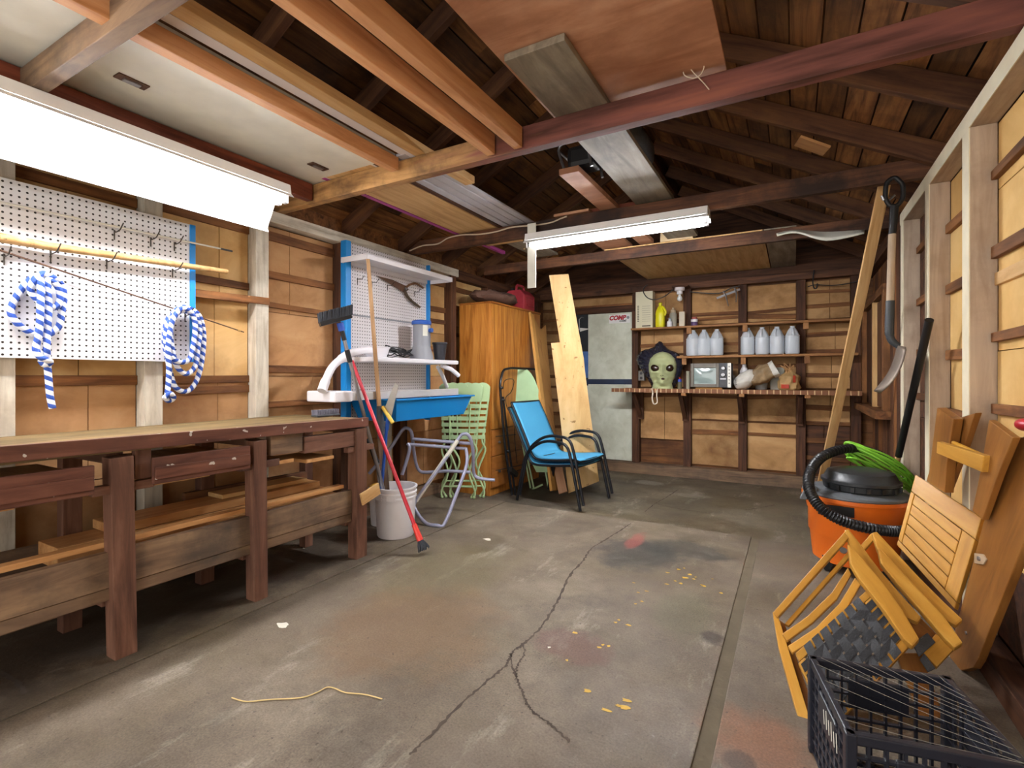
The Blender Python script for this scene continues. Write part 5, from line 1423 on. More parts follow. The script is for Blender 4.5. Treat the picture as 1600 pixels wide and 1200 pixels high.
wj = thing('white_bottle', 'white bottle standing behind the shopping bag', 'bottle', (-.50, 6.03, ZC))
MB().lathe([(.045, 0), (.045, .2), (.02, .25), (.02, .27)], (-.47, 6.04, ZC + .0005), 18).build('body', WHITEPL, wj)
bx_ = MB().bb(-.215, -.085, 5.98, 6.09, ZC + .0005, ZC + .235).build('pale_carton', plain('grey_carton', 'a9a698', .6), None, bevel=.003)
tag(bx_, 'pale grey carton behind the two bags on the counter', 'carton')
p = PX(1233, 608, Y=5.84)
bb_ = thing('paper_bag', 'tan patterned paper bag tied at the top with red print', 'bag', (p.x, 5.84, ZC))
def sack(u, v):
    a = 2 * math.pi * u; pr = [(0, .02), (.02, .085), (.10, .098), (.45, .098), (.70, .088), (.85, .055), (.95, .030), (1, .034)]
    for (z0, r0), (z1, r1) in zip(pr, pr[1:]):
        if v <= z1: r = r0 + (r1 - r0) * (v - z0) / (z1 - z0); break
    n_ = mnoise.noise(Vector((math.cos(a) * 2.2, math.sin(a) * 2.2, v * 3.5))) * .022 * min(1, v * 8)
    return Vector((p.x + (r + n_) * math.cos(a), 5.86 + (r + n_) * math.sin(a) * .95, ZC + .001 + .20 * max(0, (v - .02) / .98)))
MB().grid(sack, 40, 30, closed=True).build('body', plain('bag_tan', 'b08d5c', .65, var=.2, bump=.4, bscale=30), bb_, fix=False)
for k in range(6):
    a = k * 1.05; top = Vector((p.x - .02 + .055 * math.cos(a), 5.85 + .04 * math.sin(a), ZC + .25 + .03 * math.sin(2 * a)))
    MB().tube(spline([(p.x - .01 + .03 * math.cos(a), 5.85 + .03 * math.sin(a), ZC + .16), (p.x - .01 + .02 * math.cos(a), 5.85 + .02 * math.sin(a), ZC + .205), top, (p.x + .02 + .02 * math.cos(a + 1), 5.85 + .02 * math.sin(a + 1), ZC + .2)], 5), .012, 8, flat=.4).build('gathered_top', plain('bag_orange', 'b06a3c' if k % 2 else 'c89a68', .6), bb_)
REDINK = plain('red_ink', 'b03a24', .6)
for dx, z0, z1, w_ in ((.045, .08, .15, .012), (-.035, .02, .06, .035)):
    def pr_(u, v, dx=dx, z0=z0, z1=z1, w_=w_):
        x = p.x + dx + (u - .5) * 2 * w_; z = ZC + z0 + (z1 - z0) * v; t = min(.95, abs(x - p.x) / .1)
        return Vector((x, 5.86 - .112 * math.sqrt(1 - t * t) * (1 - .25 * (z1 > .1) * v), z))
    MB().grid(pr_, 6, 6).build('red_print', REDINK, bb_, fix=False)
ol_ = thing('socket_outlet', 'grey double wall outlet left of the green mask', 'outlet', (-1.62, 6.05, 1.1))
q = PX(1002, 587, Y=6.045)
MB().bb(q.x - .035, q.x + .035, 6.04, 6.115, q.z - .06, q.z + .06).build('box', plain('zinc_box', '77746e', .5, metal=.4), ol_, bevel=.004)
for dz in (-.028, .028): MB().lathe([(.017, 0), (.017, .003)], (q.x, 6.0395, q.z + dz), 14, Matrix.Rotation(R(90), 4, 'X')).build('receptacle', BLACK, ol_)
text_mesh('lettering', 'ctions', .045, plain('bag_ink', '4a4440', .6), Matrix.Translation((-.535, 5.737, ZC + .10)) @ Matrix.Rotation(R(-18), 4, 'Z') @ Matrix.Rotation(R(78), 4, 'Y') @ Matrix.Rotation(R(90), 4, 'X'), bgw)
# sticker on the door
p = PX(968, 498, Y=YB + .008)
stk = thing('door_sticker', 'white sticker with slanted red lettering at the top of the white door', 'sticker', p)
MB().bb(p.x - .135, p.x + .135, YB + .0075, YB + .0115, p.z - .055, p.z + .055).build('paper', WHITE, stk)
RT = Matrix.Rotation(R(90), 4, 'X')
text_mesh('lettering', 'COMP', .074, plain('sticker_red', 'b01222', .4), Matrix.Translation((p.x - .03, YB + .0068, p.z + .010)) @ RT, stk, shear=.25, bold=.004)
text_mesh('lettering', 'CAMS', .034, plain('sticker_black', '1a1a1a', .4), Matrix.Translation((p.x + .04, YB + .0062, p.z - .030)) @ RT, stk, shear=.25, bold=.001)
MB().lathe([(.018, 0), (.018, .001)], (p.x + .108, YB + .007, p.z + .01), 16, Matrix.Rotation(R(90), 4, 'X')).build('badge', GREYPL, stk)

# ------------------------------------------------------------------ stored overhead on the tie beams
ZT = 2.322
for x in (-1.305, -1.152): bx('joist', x - .022, x + .022, YF, 2.118, 2.213, 2.312, ORANGE, ce)
bx('joist', -2.66, -2.61, YF, 2.12, 2.213, 2.315, REDBEAM, ce)
wp = thing('white_door_panel', 'white door panel with two latches stored flat overhead at the left', 'panel', (-2.25, .8, ZT))
MB().bb(-2.70, -1.92, -1.2, 2.16, ZT + .002, ZT + .030).build('panel', OFFWHITE, wp, bevel=.003)
for (x, y) in ((206, 127), (497, 260)):
    q = PX(x, y, Z=ZT)
    l_ = MB().bb(q.x - .025, q.x + .025, q.y - .055, q.y + .055, ZT - .004, ZT + .0015).build('latch', RUST, wp)
    MB().bb(q.x - .012, q.x + .012, q.y - .03, q.y + .03, ZT - .010, ZT - .004).build('bolt', STEEL, l_)
ov = 'lumber stored overhead'
def over(name, x0, x1, y0, y1, z, h, mat, label, cat='board', group=ov):
    return tag(bx(name, x0, x1, y0, y1, z, z + h, mat), label, cat, group)
over('timber', -1.945, -1.89, -1.2, 2.10, 2.25, .07, ORANGE, 'pale fir timber along the right edge of the white overhead panel', 'timber')
over('timber', -1.805, -1.735, -1.2, 2.62, ZT + .001, .045, PINE_L, 'pale timber overhead whose sawn end sticks out past the red beam', 'timber')
o = MB().bb(-1.865, -1.81, -1.2, 2.38, ZT + .004, ZT + .018).build('pegboard_offcut', PEG_B); tag(o, 'narrow white pegboard offcut overhead beside the projecting timber end', 'pegboard')
over('plywood_sheet', -1.0, -.235, -1.2, 2.31, ZT + .033, .014, PLY_PINK, 'stained pinkish plywood sheet lying overhead on the red beam', 'plywood', None)
GREYW = wood('weathered_plank', '857a68', '6a5f50', '9c927e', across=7, rnd=.05, stain='584c42', stain_amt=.6)
over('plank', -.965, -.715, 1.66, 4.53, ZT + .001, .028, GREYW, 'wide weathered grey plank overhead running under the plywood to the back', 'plank')
over('plank', -1.225, -1.10, 2.76, 4.58, ZT + .001, .036, PLY_PINK, 'short pinkish board overhead left of the wide grey plank', 'plank')
over('plank', -1.58, -1.30, 3.46, 4.60, ZT + .001, .02, PLY_PINK, 'broad brown plank overhead behind the middle shop light', 'plank')
over('plywood_sheet', -2.465, -2.10, 2.10, 3.95, ZT + .001, .012, PINE_L, 'tan plywood strip overhead between the pink batten and grey siding', 'plywood', None)
o = over('pink_batten', -2.51, -2.475, 2.10, 4.28, ZT + .001, .03, plain('magenta_paint', 'a8458a', .5, var=.1), 'magenta painted batten overhead near the left wall', 'batten', None)
SID = plain('siding_vinyl', 'b4b0b4', .5, var=.06)
for k, (xa_, xb_) in enumerate([(-2.04, -1.985), (-1.975, -1.91), (-1.90, -1.84), (-1.835, -1.785)]):
    mb = MB().bb(xa_, xb_, 2.09, 3.60, ZT + .001 + .004 * (k % 2), ZT + .016 + .004 * (k % 2))
    tag(mb.build('siding_strip', SID, None, bevel=.004), ['leftmost of four grey vinyl siding strips stored overhead', 'second from left of four grey vinyl siding strips overhead', 'third from left of four grey vinyl siding strips overhead', 'rightmost of four grey vinyl siding strips stored overhead'][k], 'siding strip', 'siding strips overhead')
over('board', -2.085, -2.05, 2.10, 3.70, ZT + .001, .03, DARKST, 'dark narrow board overhead along the left of the siding strips')
over('board', -2.30, -2.06, 3.46, 4.62, ZT + .016, .02, GREYW, 'grey tan board overhead bridging the middle beam to the third beam')
over('batten', -.705, -.235, 2.215, 2.305, 2.29, .035, PINE_L, 'pale batten under the far edge of the stained plywood sheet', 'batten', None)
# folded stool and dark bundle
fs = thing('folding_stool', 'black folding stool with chrome frame stowed overhead left of the grey plank', 'stool', (-1.17, 2.95, ZT + .04))
zq = ZT + .038
MB().bb(-1.22, -1.04, 2.86, 3.02, zq + .04, zq + .17).build('seat', BLACK, fs, bevel=.03)
for y in (2.84, 3.04): MB().tube(rounded([(-1.22, y, zq + .012), (-1.27, y, zq + .16), (-1.21, y, zq + .215), (-1.08, y, zq + .19), (-1.05, y, zq + .012)], .04), .009, 8).build('leg', STEEL, fs)
for x in (-1.265,): MB().tube([(x, 2.84, zq + .15), (x, 3.04, zq + .15)], .008, 8).build('rail', STEEL, fs)
mb = MB().grid(blob(.16, .10, .28, (-.80, 2.85, ZT + .03), 5.5, fr=9), 30, 16, closed=True)
tag(mb.build('dark_bundle', plain('dark_bag', '23262a', .5, bump=.4, bscale=30), None), 'dark plastic bundle lying overhead on the wide grey plank', 'bundle')
cbx = thing('cardboard_box', 'small cardboard box with printed mark standing on the third tie beam', 'box', (-.89, 4.64, 2.30))
MB().bb(-1.03, -.755, 4.54, 4.70, 2.3085, 2.40).build('carton', plain('kraft_carton', 'bfa680', .7), cbx, bevel=.002)
place(cbx, (-.89, 4.62, 2.30))
mb = MB()
for q in ((-.94, -.87, 2.315, 2.319), (-.94, -.87, 2.382, 2.386), (-.94, -.936, 2.315, 2.386), (-.874, -.87, 2.315, 2.386)): mb.bb(q[0], q[1], 4.5385, 4.5402, q[2], q[3])
mb.build('printed_frame', plain('ink_dark', '4a4036', .7), cbx)
for x in (-.922, -.905, -.888): MB().bb(x - .004, x + .004, 4.5385, 4.5402, 2.33, 2.372).build('printed_mark', plain('ink_dark', '4a4036'), cbx)
tag(bx('fibreboard_sheet', -1.55, -.22, 4.53, 6.13, 2.297, 2.308, PINE_L), 'tan fibreboard sheet lying overhead between the third beam and back wall', 'fibreboard')
tag(bx('fibreboard_sheet', -.21, .02, 4.53, 6.13, 2.297, 2.307, GREYW), 'grey board lying overhead right of the tan fibreboard sheet', 'fibreboard')
wsx = [PX(x, y, Y=4.60) for x, y in ((1212, 363), (1240, 357), (1290, 354), (1352, 356))]
wsb = [PX(x, y, Y=4.42) for x, y in ((1214, 367), (1245, 362), (1292, 374), (1350, 363))]
ta, tb2 = spline(wsx, 6), spline(wsb, 6)
mb = MB().grid(lambda u, v: ta[int(round(u * (len(ta) - 1)))].lerp(tb2[int(round(u * (len(ta) - 1)))], v), len(ta), 6)
o = mb.build('curved_panel', OFFWHITE, None, fix=False); md = o.modifiers.new('thickness', 'SOLIDIFY'); md.thickness = .012; md.offset = 1
tag(o, 'warped white panel lying across the right end of the third beam', 'panel')
o = MB().bb(-1.768, -1.697, 3.395, 3.399, 1.79, 2.28).build('plastic_strip', OFFWHITE); tag(o, 'white plastic strip hanging down over the left end of the middle shop light', 'strip')
o = MB().tube(spline([PX(x, y, Y=3.462) for x, y in ((640, 392), (660, 384), (684, 381), (700, 372), (722, 367), (750, 366), (775, 362), (800, 355), (835, 352), (860, 348), (875, 342), (886, 338))], 5), .006, 6).build('white_flex', CORDW)
tag(o, 'pale electric flex running along the sooty tie beam to the middle lamp', 'cable')
o = MB().tube(spline([PX(x, y, Y=2.118) for x, y in ((1108, 140), (1098, 128), (1085, 115), (1075, 104), (1068, 108), (1070, 118), (1083, 122), (1095, 116), (1100, 104), (1096, 96))], 5), .0022, 5).build('wire_curl', CORDW)
tag(o, 'thin pale wire curling off the red tie beam', 'wire')
tw = [PX(x, y, Z=.004) for x, y in ((362, 1090), (385, 1096), (420, 1093), (470, 1090), (495, 1082), (510, 1074), (522, 1075), (540, 1082), (570, 1085), (597, 1092))]
o = MB().tube(spline(tw, 6), .0022, 5).build('twine', plain('straw_twine', 'c9b078', .8)); tag(o, 'thin straw coloured twine lying on the concrete floor', 'twine')
# ------------------------------------------------------------------ right side: tools and vacuum
a_, b_ = Vector((.16, 5.0, ZB + .002)), PX(1384, 278, Y=3.60)
tag(board('leaning_board', a_, b_, .06, .025, PINE_L, None, up=(.2, -1, .2)), 'long bare timber leaning from the floor up to the dark tie beam at right', 'board')
YSH = 3.44
shv = thing('shovel', 'shovel with black grip and rusty blade hanging blade down from the dark tie beam', 'shovel', PX(1395, 612, Y=YSH))
def H(px, py, Y=YSH): return PX(px, py, Y=Y)
MB().tube(rounded([H(1384, 292), H(1383, 310), H(1390, 322), H(1402, 322), H(1411, 310), H(1411, 288), H(1398, 276), H(1386, 284), H(1384, 292)], .02), .012, 10).build('d_grip', BLACK, shv)
MB().tube([H(1397, 322), H(1396, 345), H(1394, 366)], [.021, .020, .018], 12).build('grip_socket', BLACK, shv)
MB().tube([H(1394, 366), H(1391, 470)], .0185, 12).build('shaft', wood('ash_shaft', 'b9a48c', '9c8468', axis='Z', across=14, rnd=.03), shv)
MB().tube(spline([H(1391, 470), H(1390, 500), H(1390, 522), H(1394, 533), H(1404, 541)], 5), [.0215] * 11 + [.019] * 6 + [.017] * 4, 12).build('blade_socket', plain('socket_grey', '3a3e42', .5), shv)
bl_t, bl_b = H(1405, 541, YSH), H(1368, 612, YSH - .03)
dv = (bl_b - bl_t); dl_ = dv.normalized(); yv = Vector((0, 1, 0)); nv_ = dl_.cross(yv).normalized()
def blade(u, v):
    w = .10 * (1 if v < .6 else math.sqrt(max(0, 1 - ((v - .6) / .42) ** 2))) * (1 if v > .04 else .75)
    x = (u - .5) * 2
    return bl_t + dv * v + yv * (x * w) + nv_ * (.028 * x * x + .02 * math.sin(math.pi * v) - .01)
o = MB().grid(blade, 15, 18).build('blade', plain('shovel_steel', '6e6258', .5, metal=.5, var=.25), shv, fix=False)
md = o.modifiers.new('thickness', 'SOLIDIFY'); md.thickness = .004
pk = [H(1376, 305), H(1386, 318)]
o = MB().tube([PX(1377, 306, Y=3.42), PX(1380, 312, Y=3.42), PX(1388, 314, Y=3.46), PX(1398, 305, Y=3.475)], .006, 6).build('nail_hook', STEEL); tag(o, 'bent steel hook on the tie beam holding the shovel grip', 'hook')
YP_ = 3.10
bp0, bp1 = PX(1452, 500, X=.585), PX(1404, 712, Y=3.85)
pp = thing('long_pole', 'pole with black foam sleeve and bare wooden tip leaning on the right wall', 'pole', (.4, 3.3, .5))
dvv = (bp1 - bp0).normalized()
MB().tube([bp0, bp1], .019, 12).build('sleeve', BLACK, pp)
k_ = (0.012 - bp1.z) / dvv.z
MB().tube([bp1, bp1 + dvv * k_], .015, 10).build('wooden_shaft', PINE_L, pp)

VX, VY = .31, 3.56
vc = thing('shop_vacuum', 'orange drum shop vacuum with dark grey lid and black motor head', 'vacuum', (VX, VY, 0))
ORG = plain('vac_orange', 'e8701a', .4, spec=.5)
MB().lathe([(.20, .05), (.21, .055), (.225, .20), (.232, .21), (.234, .33), (.240, .34), (.252, .41), (.268, .412), (.268, .432), (.24, .432)], (VX, VY, 0), 48).build('drum', ORG, vc)
MB().lathe([(.262, .432), (.266, .438), (.262, .448), (.235, .456), (.18, .462)], (VX, VY, 0), 48).build('lid', plain('vac_lid', '5c6064', .45), vc)
MB().lathe([(.165, .460), (.185, .468), (.19, .50), (.198, .505), (.198, .520), (.185, .526), (.165, .565), (.12, .577)], (VX + .03, VY, 0), 40).build('motor_head', plain('vac_black', '2c2e30', .4), vc)
for k in range(7):
    a = R(-150 + 22 * k); c_ = Vector((VX + .03 + .188 * math.cos(a), VY + .188 * math.sin(a), .484))
    MB().beam(c_ + Vector((0, 0, -.014)), c_ + Vector((0, 0, .014)), .02, .02, up=(math.cos(a), math.sin(a), 0)).build('vent', BLACK, vc)
for k in range(4):
    a = R(45 + 90 * k); c_ = Vector((VX + .2 * math.cos(a), VY + .2 * math.sin(a), 0))
    lg = MB().beam(c_ + Vector((0, 0, .032)), c_ + Vector((0, 0, .085)), .05, .05).build('caster_arm', BLACK, vc)
    MB().lathe([(.02, -.01), (.02, .01)], c_ + Vector((0, 0, .0205)), 14, Matrix.Rotation(R(90), 4, 'X')).build('caster', BLACK, lg)
lt_ = Vector((-math.cos(YAW), -math.sin(YAW), 0))
q0 = Vector((VX, VY, .42)) + lt_ * .262
MB().hexa([q0 + Vector(v) for v in ((-.05, -.035, -.02), (.03, -.035, -.02), (.03, .035, -.02), (-.05, .035, -.02), (-.01, -.03, .07), (.04, -.03, .06), (.04, .03, .06), (-.01, .03, .07))]).build('latch', plain('vac_lid', '5c6064'), vc, bevel=.004)
MB().bb(VX - .19, VX - .02, VY - .249, VY - .235, .345, .40).build('badge_panel', BLACK, vc)
hp_ = [(1432, 762, 3.15), (1410, 735, 3.25), (1380, 714, 3.28), (1345, 702, 3.22), (1312, 703, 3.1), (1282, 716, 2.98), (1266, 738, 2.9), (1264, 762, 2.80), (1276, 786, 2.72), (1300, 806, 2.66), (1335, 820, 2.63), (1375, 828, 2.62), (1405, 830, 2.62), (1440, 826, 2.66)]
hpts = spline([PX(x, y, d=d_) for x, y, d_ in hp_], 22)
rs = [.0265 + .0035 * math.sin(i * 1.25 * 1.6) for i in range(len(hpts))]
o = MB().tube(hpts, rs, 14).build('hose', plain('hose_black', '1c1c1e', .4), vc)
# green extension cord coiled on top
mb = MB(); rr = random.Random(5); cp = []
cA, cB = PX(1322, 712, d=3.22), PX(1425, 768, d=3.10); cM = (cA + cB) / 2
ax_ = (cB - cA) / 2; sx_ = ax_.cross(Vector((0, 0, 1))).normalized() * .06 + Vector((0, 0, .045))
for k in range(12):
    t0 = k * 9
    jx, jz, js = rr.uniform(.86, 1.06), rr.uniform(-.05, .04), rr.uniform(.4, 1.3)
    for q in range(9):
        a = 2 * math.pi * q / 9
        cp.append(cM + ax_ * (jx * math.cos(a)) + sx_ * (js * math.sin(a)) + Vector((0, 0, jz + .012 * math.sin(2 * a + k) + .05)))
mb.tube(spline(cp, 4), .0062, 7)
tag(mb.build('extension_cord', plain('lime_green', '86c83c', .45)), 'bright green extension cord coiled on top of the shop vacuum', 'cord')

# ------------------------------------------------------------------ folding chairs and crate in the right foreground
def qb(name, plane, px, th, mat, parent, off=0.0, bevel=.003):
    """flat board whose outline lies in the plane"""
    pts = [plane.at(x, y, off) for x, y in px]
    d = pts[1] - pts[0]; best = 0
    for i in range(len(pts)):
        e = pts[(i + 1) % len(pts)] - pts[i]
        if e.length > best: best = e.length; d = e
    d.normalize(); n = plane.n; a = n.cross(d)
    M = Matrix((d, a, n)).transposed().to_4x4(); M.translation = pts[0]
    Mi = M.inverted()
    mb = MB().prism([Mi @ p for p in pts], (0, 0, -th))
    return mb.build(name, mat, parent, bevel=bevel, M=M)
fc = thing('folding_chair', 'tall varnished wooden folding chair with slatted seat leaning upside down at the right wall', 'chair', PX(1500, 1045, Z=0), group=None)
sp1 = Plane(PX(1430, 741, d=2.30), PX(1534, 809, d=1.98), PX(1401, 851, d=2.22))
TL, TR, BR, BL = (1430, 741), (1534, 809), (1491, 951), (1401, 851)
def Q(u, v):
    return tuple((TL[i] * (1 - u) + TR[i] * u) * (1 - v) + (BL[i] * (1 - u) + BR[i] * u) * v for i in (0, 1))
def quad(u0, u1, v0, v1): return [Q(u0, v0), Q(u1, v0), Q(u1, v1), Q(u0, v1)]
qb('seat_rail', sp1, quad(0, 1, 0, .235), .022, BEECH, fc)
qb('seat_rail', sp1, quad(0, 1, .93, 1.0), .022, BEECH, fc)
qb('seat_stile', sp1, quad(0, .055, .24, .925), .022, BEECH, fc)
qb('seat_stile', sp1, quad(.80, 1.0, .24, .925), .022, BEECH, fc)
for k in range(5):
    v0 = .245 + .136 * k; qb('seat_slat', sp1, quad(.062, .793, v0, v0 + .128), .016, BEECH, fc, off=-.003)
lp1 = Plane(PX(1588, 683, d=1.54), PX(1650, 690, d=1.36), PX(1500, 1045, Z=.002))
qb('leg', lp1, [(1588, 684), (1650, 676), (1642, 740), (1528, 1030), (1520, 1043), (1500, 1048), (1484, 1040), (1483, 1020), (1536, 818)], .024, BEECH_D, fc)
qb('pivot_plate', lp1, [(1522, 864), (1536, 866), (1541, 874), (1536, 882), (1522, 880)], .004, plain('beige_metal', 'c4ab8c', .45, metal=.2), fc, off=.005, bevel=.001)
MB().lathe([(.008, 0), (.008, .006), (.005, .008)], lp1.at(1531, 873, .004), 12, lp1.n.to_track_quat('Z', 'Y').to_matrix().to_4x4()).build('rivet', STEEL, fc)
MB().lathe([(.006, 0), (.006, .004)], lp1.at(1510, 989, .0), 10, lp1.n.to_track_quat('Z', 'Y').to_matrix().to_4x4()).build('rivet', STEEL, fc)
sp2 = Plane(PX(1464, 637, d=2.06), PX(1583, 684, d=1.50), PX(1478, 770, d=2.04))
qb('leg', sp2, [(1464, 637), (1490, 655), (1480, 720), (1476, 770), (1447, 752), (1452, 735)], .03, BEECH_D, fc, off=.0)
qb('back_post', sp2, [(1491, 655), (1524, 645), (1508, 693), (1480, 768), (1476, 745)], .02, BEECH_D, fc, off=-.034)
qb('leg', sp2, [(1545, 656), (1583, 684), (1560, 740), (1535, 812), (1519, 798), (1532, 735)], .018, BEECH_D, fc, off=.02)
qb('rung', sp2, [(1464, 690), (1537, 712), (1534, 738), (1463, 708)], .02, BEECH, fc, off=.036)
MB().tube([sp2.at(1490, 692, -.0), sp2.at(1537, 713, .02)], .008, 10).build('dowel', plain('yellow_dowel', 'c8942c', .4), fc)

WEBB = plain('black_webbing', '44474c', .75, bump=.3, bscale=200)
WEBB_SHADE = plain('black_webbing_shaded', '2c2e32', .75, bump=.3, bscale=200)  # same webbing, darker: shading of the cross strips put into the colour
def web_chair(dx, label, pA, pB, pC, full):
    """director style chair folded flat: outline points read from the front one, shifted for the one behind"""
    t = thing('webbed_chair', label, 'chair', pA, group='folded wooden chairs with black webbing')
    P = Plane(pA, pB, pC)
    return t, P
w1, WP = web_chair(0, 'front folded wooden chair with black woven webbing seat leaning against the one behind', PX(1262, 1133, d=1.63), PX(1208, 957, d=1.93), PX(1325, 832, d=2.08), True)
qb('side_rail', WP, [(1207, 955), (1216, 962), (1268, 1131), (1262, 1140), (1252, 1140), (1216, 1010)], .03, BEECH, w1)
qb('top_rail', WP, [(1208, 956), (1319, 831), (1326, 840), (1214, 966)], .02, BEECH, w1, off=.004)
qb('inner_rail', WP, [(1226, 974), (1325, 862), (1329, 868), (1233, 977)], .02, BEECH, w1, off=-.02)
qb('back_slat', WP, [(1222, 990), (1262, 962), (1300, 925), (1325, 886), (1330, 897), (1308, 935), (1270, 972), (1230, 1001)], .018, BEECH, w1, off=.012)
qb('back_slat', WP, [(1231, 1009), (1275, 980), (1312, 942), (1336, 902), (1345, 913), (1322, 952), (1285, 990), (1238, 1020)], .018, BEECH, w1, off=.012)
qb('side_rail', WP, [(1218, 968), (1226, 974), (1280, 1130), (1275, 1140), (1268, 1138), (1222, 1000)], .02, BEECH_D, w1, off=-.03)
STL, STR, SBR, SBL = (1243, 1020), (1354, 922), (1424, 1006), (1300, 1140)
def SQ(u, v): return tuple((STL[i] * (1 - u) + STR[i] * u) * (1 - v) + (SBL[i] * (1 - u) + SBR[i] * u) * v for i in (0, 1))
def squad(u0, u1, v0, v1): return [SQ(u0, v0), SQ(u1, v0), SQ(u1, v1), SQ(u0, v1)]
def seat(t, P, off):
    qb('seat_rail', P, squad(0, 1, 0, .11), .02, BEECH, t, off=off)
    qb('seat_rail', P, squad(0, 1, .85, 1.0), .02, BEECH, t, off=off)
    qb('seat_rail', P, squad(-.02, .07, .115, .845), .02, BEECH, t, off=off)
    qb('seat_rail', P, squad(.90, 1.0, .115, .845), .02, BEECH, t, off=off)
    mb = MB(); nu, nv_2 = 7, 5
    def rib(fn):
        L_, R_ = [], []
        for s in range(33):
            (a, b, o_) = fn(s / 32); L_.append(P.at(*SQ(*a), off + o_)); R_.append(P.at(*SQ(*b), off + o_))
        for s in range(32): mb.poly([L_[s], L_[s + 1], R_[s + 1], R_[s]])
    for i in range(nu):
        uc = .10 + .80 * (i + .5) / nu; h = .046
        rib(lambda s, uc=uc, h=h, i=i: ((uc - h, s * .98), (uc + h, s * .98), .005 + .0022 * math.cos(math.pi * (s * nv_2 - .5 + i))))
    mb.build('webbing', WEBB, t, fix=False); mb = MB()
    for j in range(nv_2):
        vc_ = .13 + .72 * (j + .5) / nv_2; h = .056
        rib(lambda s, vc_=vc_, h=h, j=j: ((s * 1.0, vc_ - h), (s * 1.0, vc_ + h), .005 - .0022 * math.cos(math.pi * (s * nu - .5 + j))))
    mb.build('webbing', WEBB_SHADE, t, fix=False)
seat(w1, WP, .02)
arm1 = [(1324, 848), (1332, 856), (1350, 875), (1380, 910), (1412, 955), (1437, 998), (1426, 1010), (1412, 998), (1375, 945), (1343, 905), (1328, 880)]
arm2 = [(1319, 828), (1326, 826), (1345, 850), (1375, 890), (1405, 925), (1440, 964), (1434, 972), (1415, 964), (1380, 925), (1350, 888), (1330, 860)]
qb('arm_rest', WP, arm1, .03, BEECH, w1, off=.06, bevel=.006)
qb('arm_rest', WP, arm2, .025, BEECH, w1, off=-.004, bevel=.006)
MB().lathe([(.013, 0), (.013, .006)], WP.at(1318, 861, .006), 14, WP.n.to_track_quat('Z', 'Y').to_matrix().to_4x4()).build('bolt', STEEL, w1)
w2, _ = web_chair(0, 'rear folded wooden chair with black webbing squeezed before the slatted chair', PX(1300, 1120, d=1.75), None, None, False) if False else (thing('webbed_chair', 'rear folded wooden chair with black webbing between the front one and the slatted chair', 'chair', PX(1440, 1050, d=1.75), group='folded wooden chairs with black webbing'), None)
off2 = -.075
qb('arm_rest', WP, [(1371, 855), (1377, 857), (1400, 882), (1440, 925), (1475, 962), (1505, 1004), (1492, 1012), (1478, 1000), (1440, 955), (1400, 910), (1376, 880)], .03, BEECH, w2, off=off2 + .045, bevel=.006)
qb('arm_rest', WP, [(1362, 832), (1370, 830), (1400, 862), (1437, 902), (1475, 940), (1505, 968), (1494, 977), (1476, 968), (1430, 922), (1395, 885), (1370, 858)], .025, BEECH, w2, off=off2, bevel=.006)
qb('seat_rail', WP, [(1440, 1018), (1462, 990), (1492, 1012), (1464, 1042)], .02, BEECH, w2, off=off2 + .02)
qb('seat_rail', WP, [(1345, 905), (1360, 885), (1478, 1005), (1462, 1025)], .02, BEECH_D, w2, off=off2 - .01)
qb('webbing', WP, [(1425, 1005), (1449, 988), (1462, 1003), (1436, 1026)], .006, WEBB, w2, off=off2 + .035)
qb('webbing', WP, [(1437, 1030), (1444, 1020), (1462, 1044), (1450, 1050)], .006, WEBB, w2, off=off2 + .03)
qb('side_rail', WP, [(1330, 868), (1362, 832), (1368, 840), (1336, 876)], .02, BEECH, w2, off=off2 - .02)
qb('side_rail', WP, [(1400, 1020), (1440, 1020), (1475, 1120), (1440, 1130)], .02, BEECH_D, w2, off=off2 - .05)

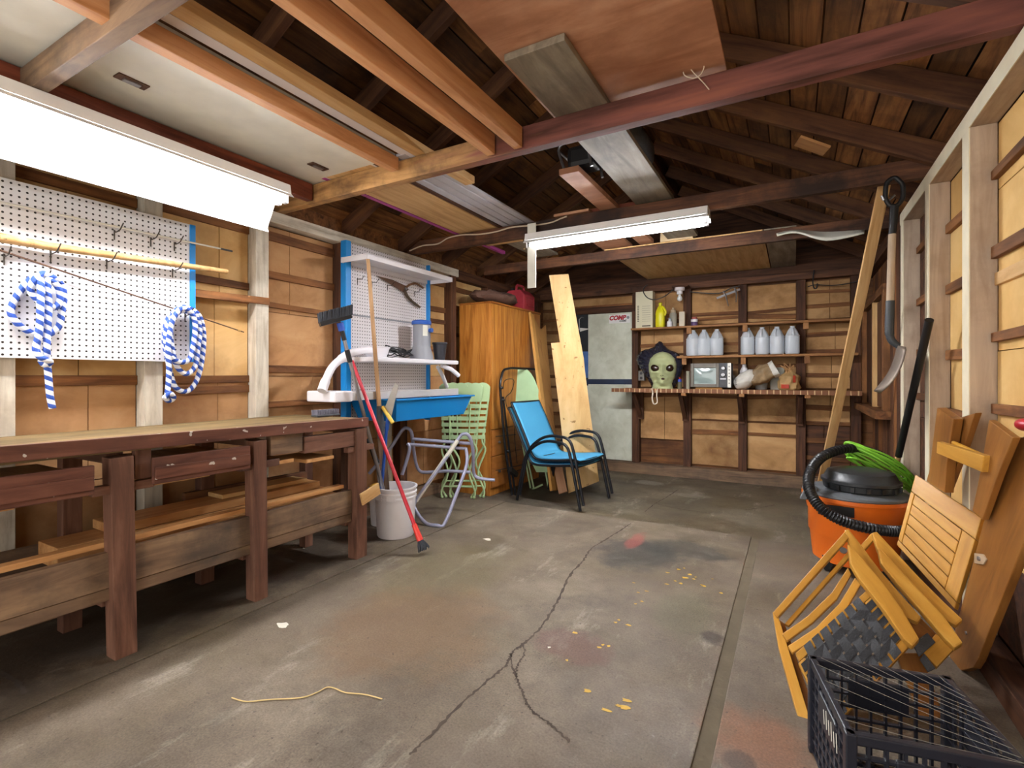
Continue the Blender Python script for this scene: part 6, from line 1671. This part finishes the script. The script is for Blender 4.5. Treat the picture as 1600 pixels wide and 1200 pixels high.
CRT = plain('navy_black_plastic', '20222c', .35, spec=.5)
ck = thing('milk_crate', 'black plastic milk crate in the right foreground before the webbed chairs', 'crate', (0, 0, 0))
cw, ch = .33, .28; hw = cw / 2
def lattice(f, nu, nv, w, th):
    mb = MB()
    for i in range(nu + 1):
        u = i / nu; mb.beam(f(u, 0), f(u, 1), th, w)
    for j in range(nv + 1):
        v = j / nv; mb.beam(f(0, v), f(1, v), th, w)
    return mb
for k in range(4):
    Rm = Matrix.Rotation(R(90 * k), 3, 'Z')
    f = lambda u, v: Rm @ Vector((-hw + cw * u, -hw, .012 + (ch - .03) * v))
    lattice(f, 9, 7, .006, .012).build('lattice_side', CRT, ck)
    MB().beam(Rm @ Vector((-hw - .004, -hw, ch - .012)), Rm @ Vector((hw + .004, -hw, ch - .012)), .018, .024).build('rim', CRT, ck, bevel=.003)
    MB().beam(Rm @ Vector((-.075, -hw - .002, ch - .085)), Rm @ Vector((.075, -hw - .002, ch - .085)), .012, .08).build('handle_panel', CRT, ck, bevel=.004)
    MB().beam(Rm @ Vector((-hw, -hw, 0)), Rm @ Vector((-hw, -hw, ch)), .024, .024).build('corner_post', CRT, ck, bevel=.003)
lattice(lambda u, v: Vector((-hw + cw * u, -hw + cw * v, .008)), 11, 11, .010, .006).build('lattice_bottom', CRT, ck)
# threads of torn netting stretched over the top
mb = MB(); rr = random.Random(9)
for k in range(12):
    t = (k + .5) / 12
    a = Vector((-hw + cw * max(0, t * 1.5 - .5), hw if t > .33 else -hw + cw * (t * 3), ch + .002)); b = Vector((hw, hw - cw * (1.15 - t) if t > .15 else -hw, ch + .001))
    b.y = max(-hw, min(hw, b.y)); m_ = (a + b) / 2; m_.z -= .004; m_ += Vector((rr.uniform(-.01, .01), rr.uniform(-.01, .01), 0))
    mb.tube(spline([a, m_, b], 3), .0006, 4)
mb.build('netting', plain('pale_thread', '8a867c', .6), ck)
for k in range(6):
    y = -.10 + .022 * k
    MB().beam((-hw - .0095, y, ch - .10), (-hw - .0095, y + .006, ch - .055 - .01 * (k % 2)), .004, .001, up=(1, 0, 0)).build('printed_mark', OFFWHITE, ck)
place(ck, (.245, 1.62, .001), (0, 0, R(11.5)))
q = thing('scoop', 'red rounded plastic scoop on the right wall at the picture edge', 'scoop', PX(1604, 664, X=.69))
MB().sphere(PX(1606, 664, X=.66), .03, .055, .022, 18, 12).build('knob', REDP, q)
MB().tube([PX(1606, 664, X=.66), PX(1606, 664, X=.66) + Vector((.05, 0, 0))], .012, 10).build('stem', REDP, q)
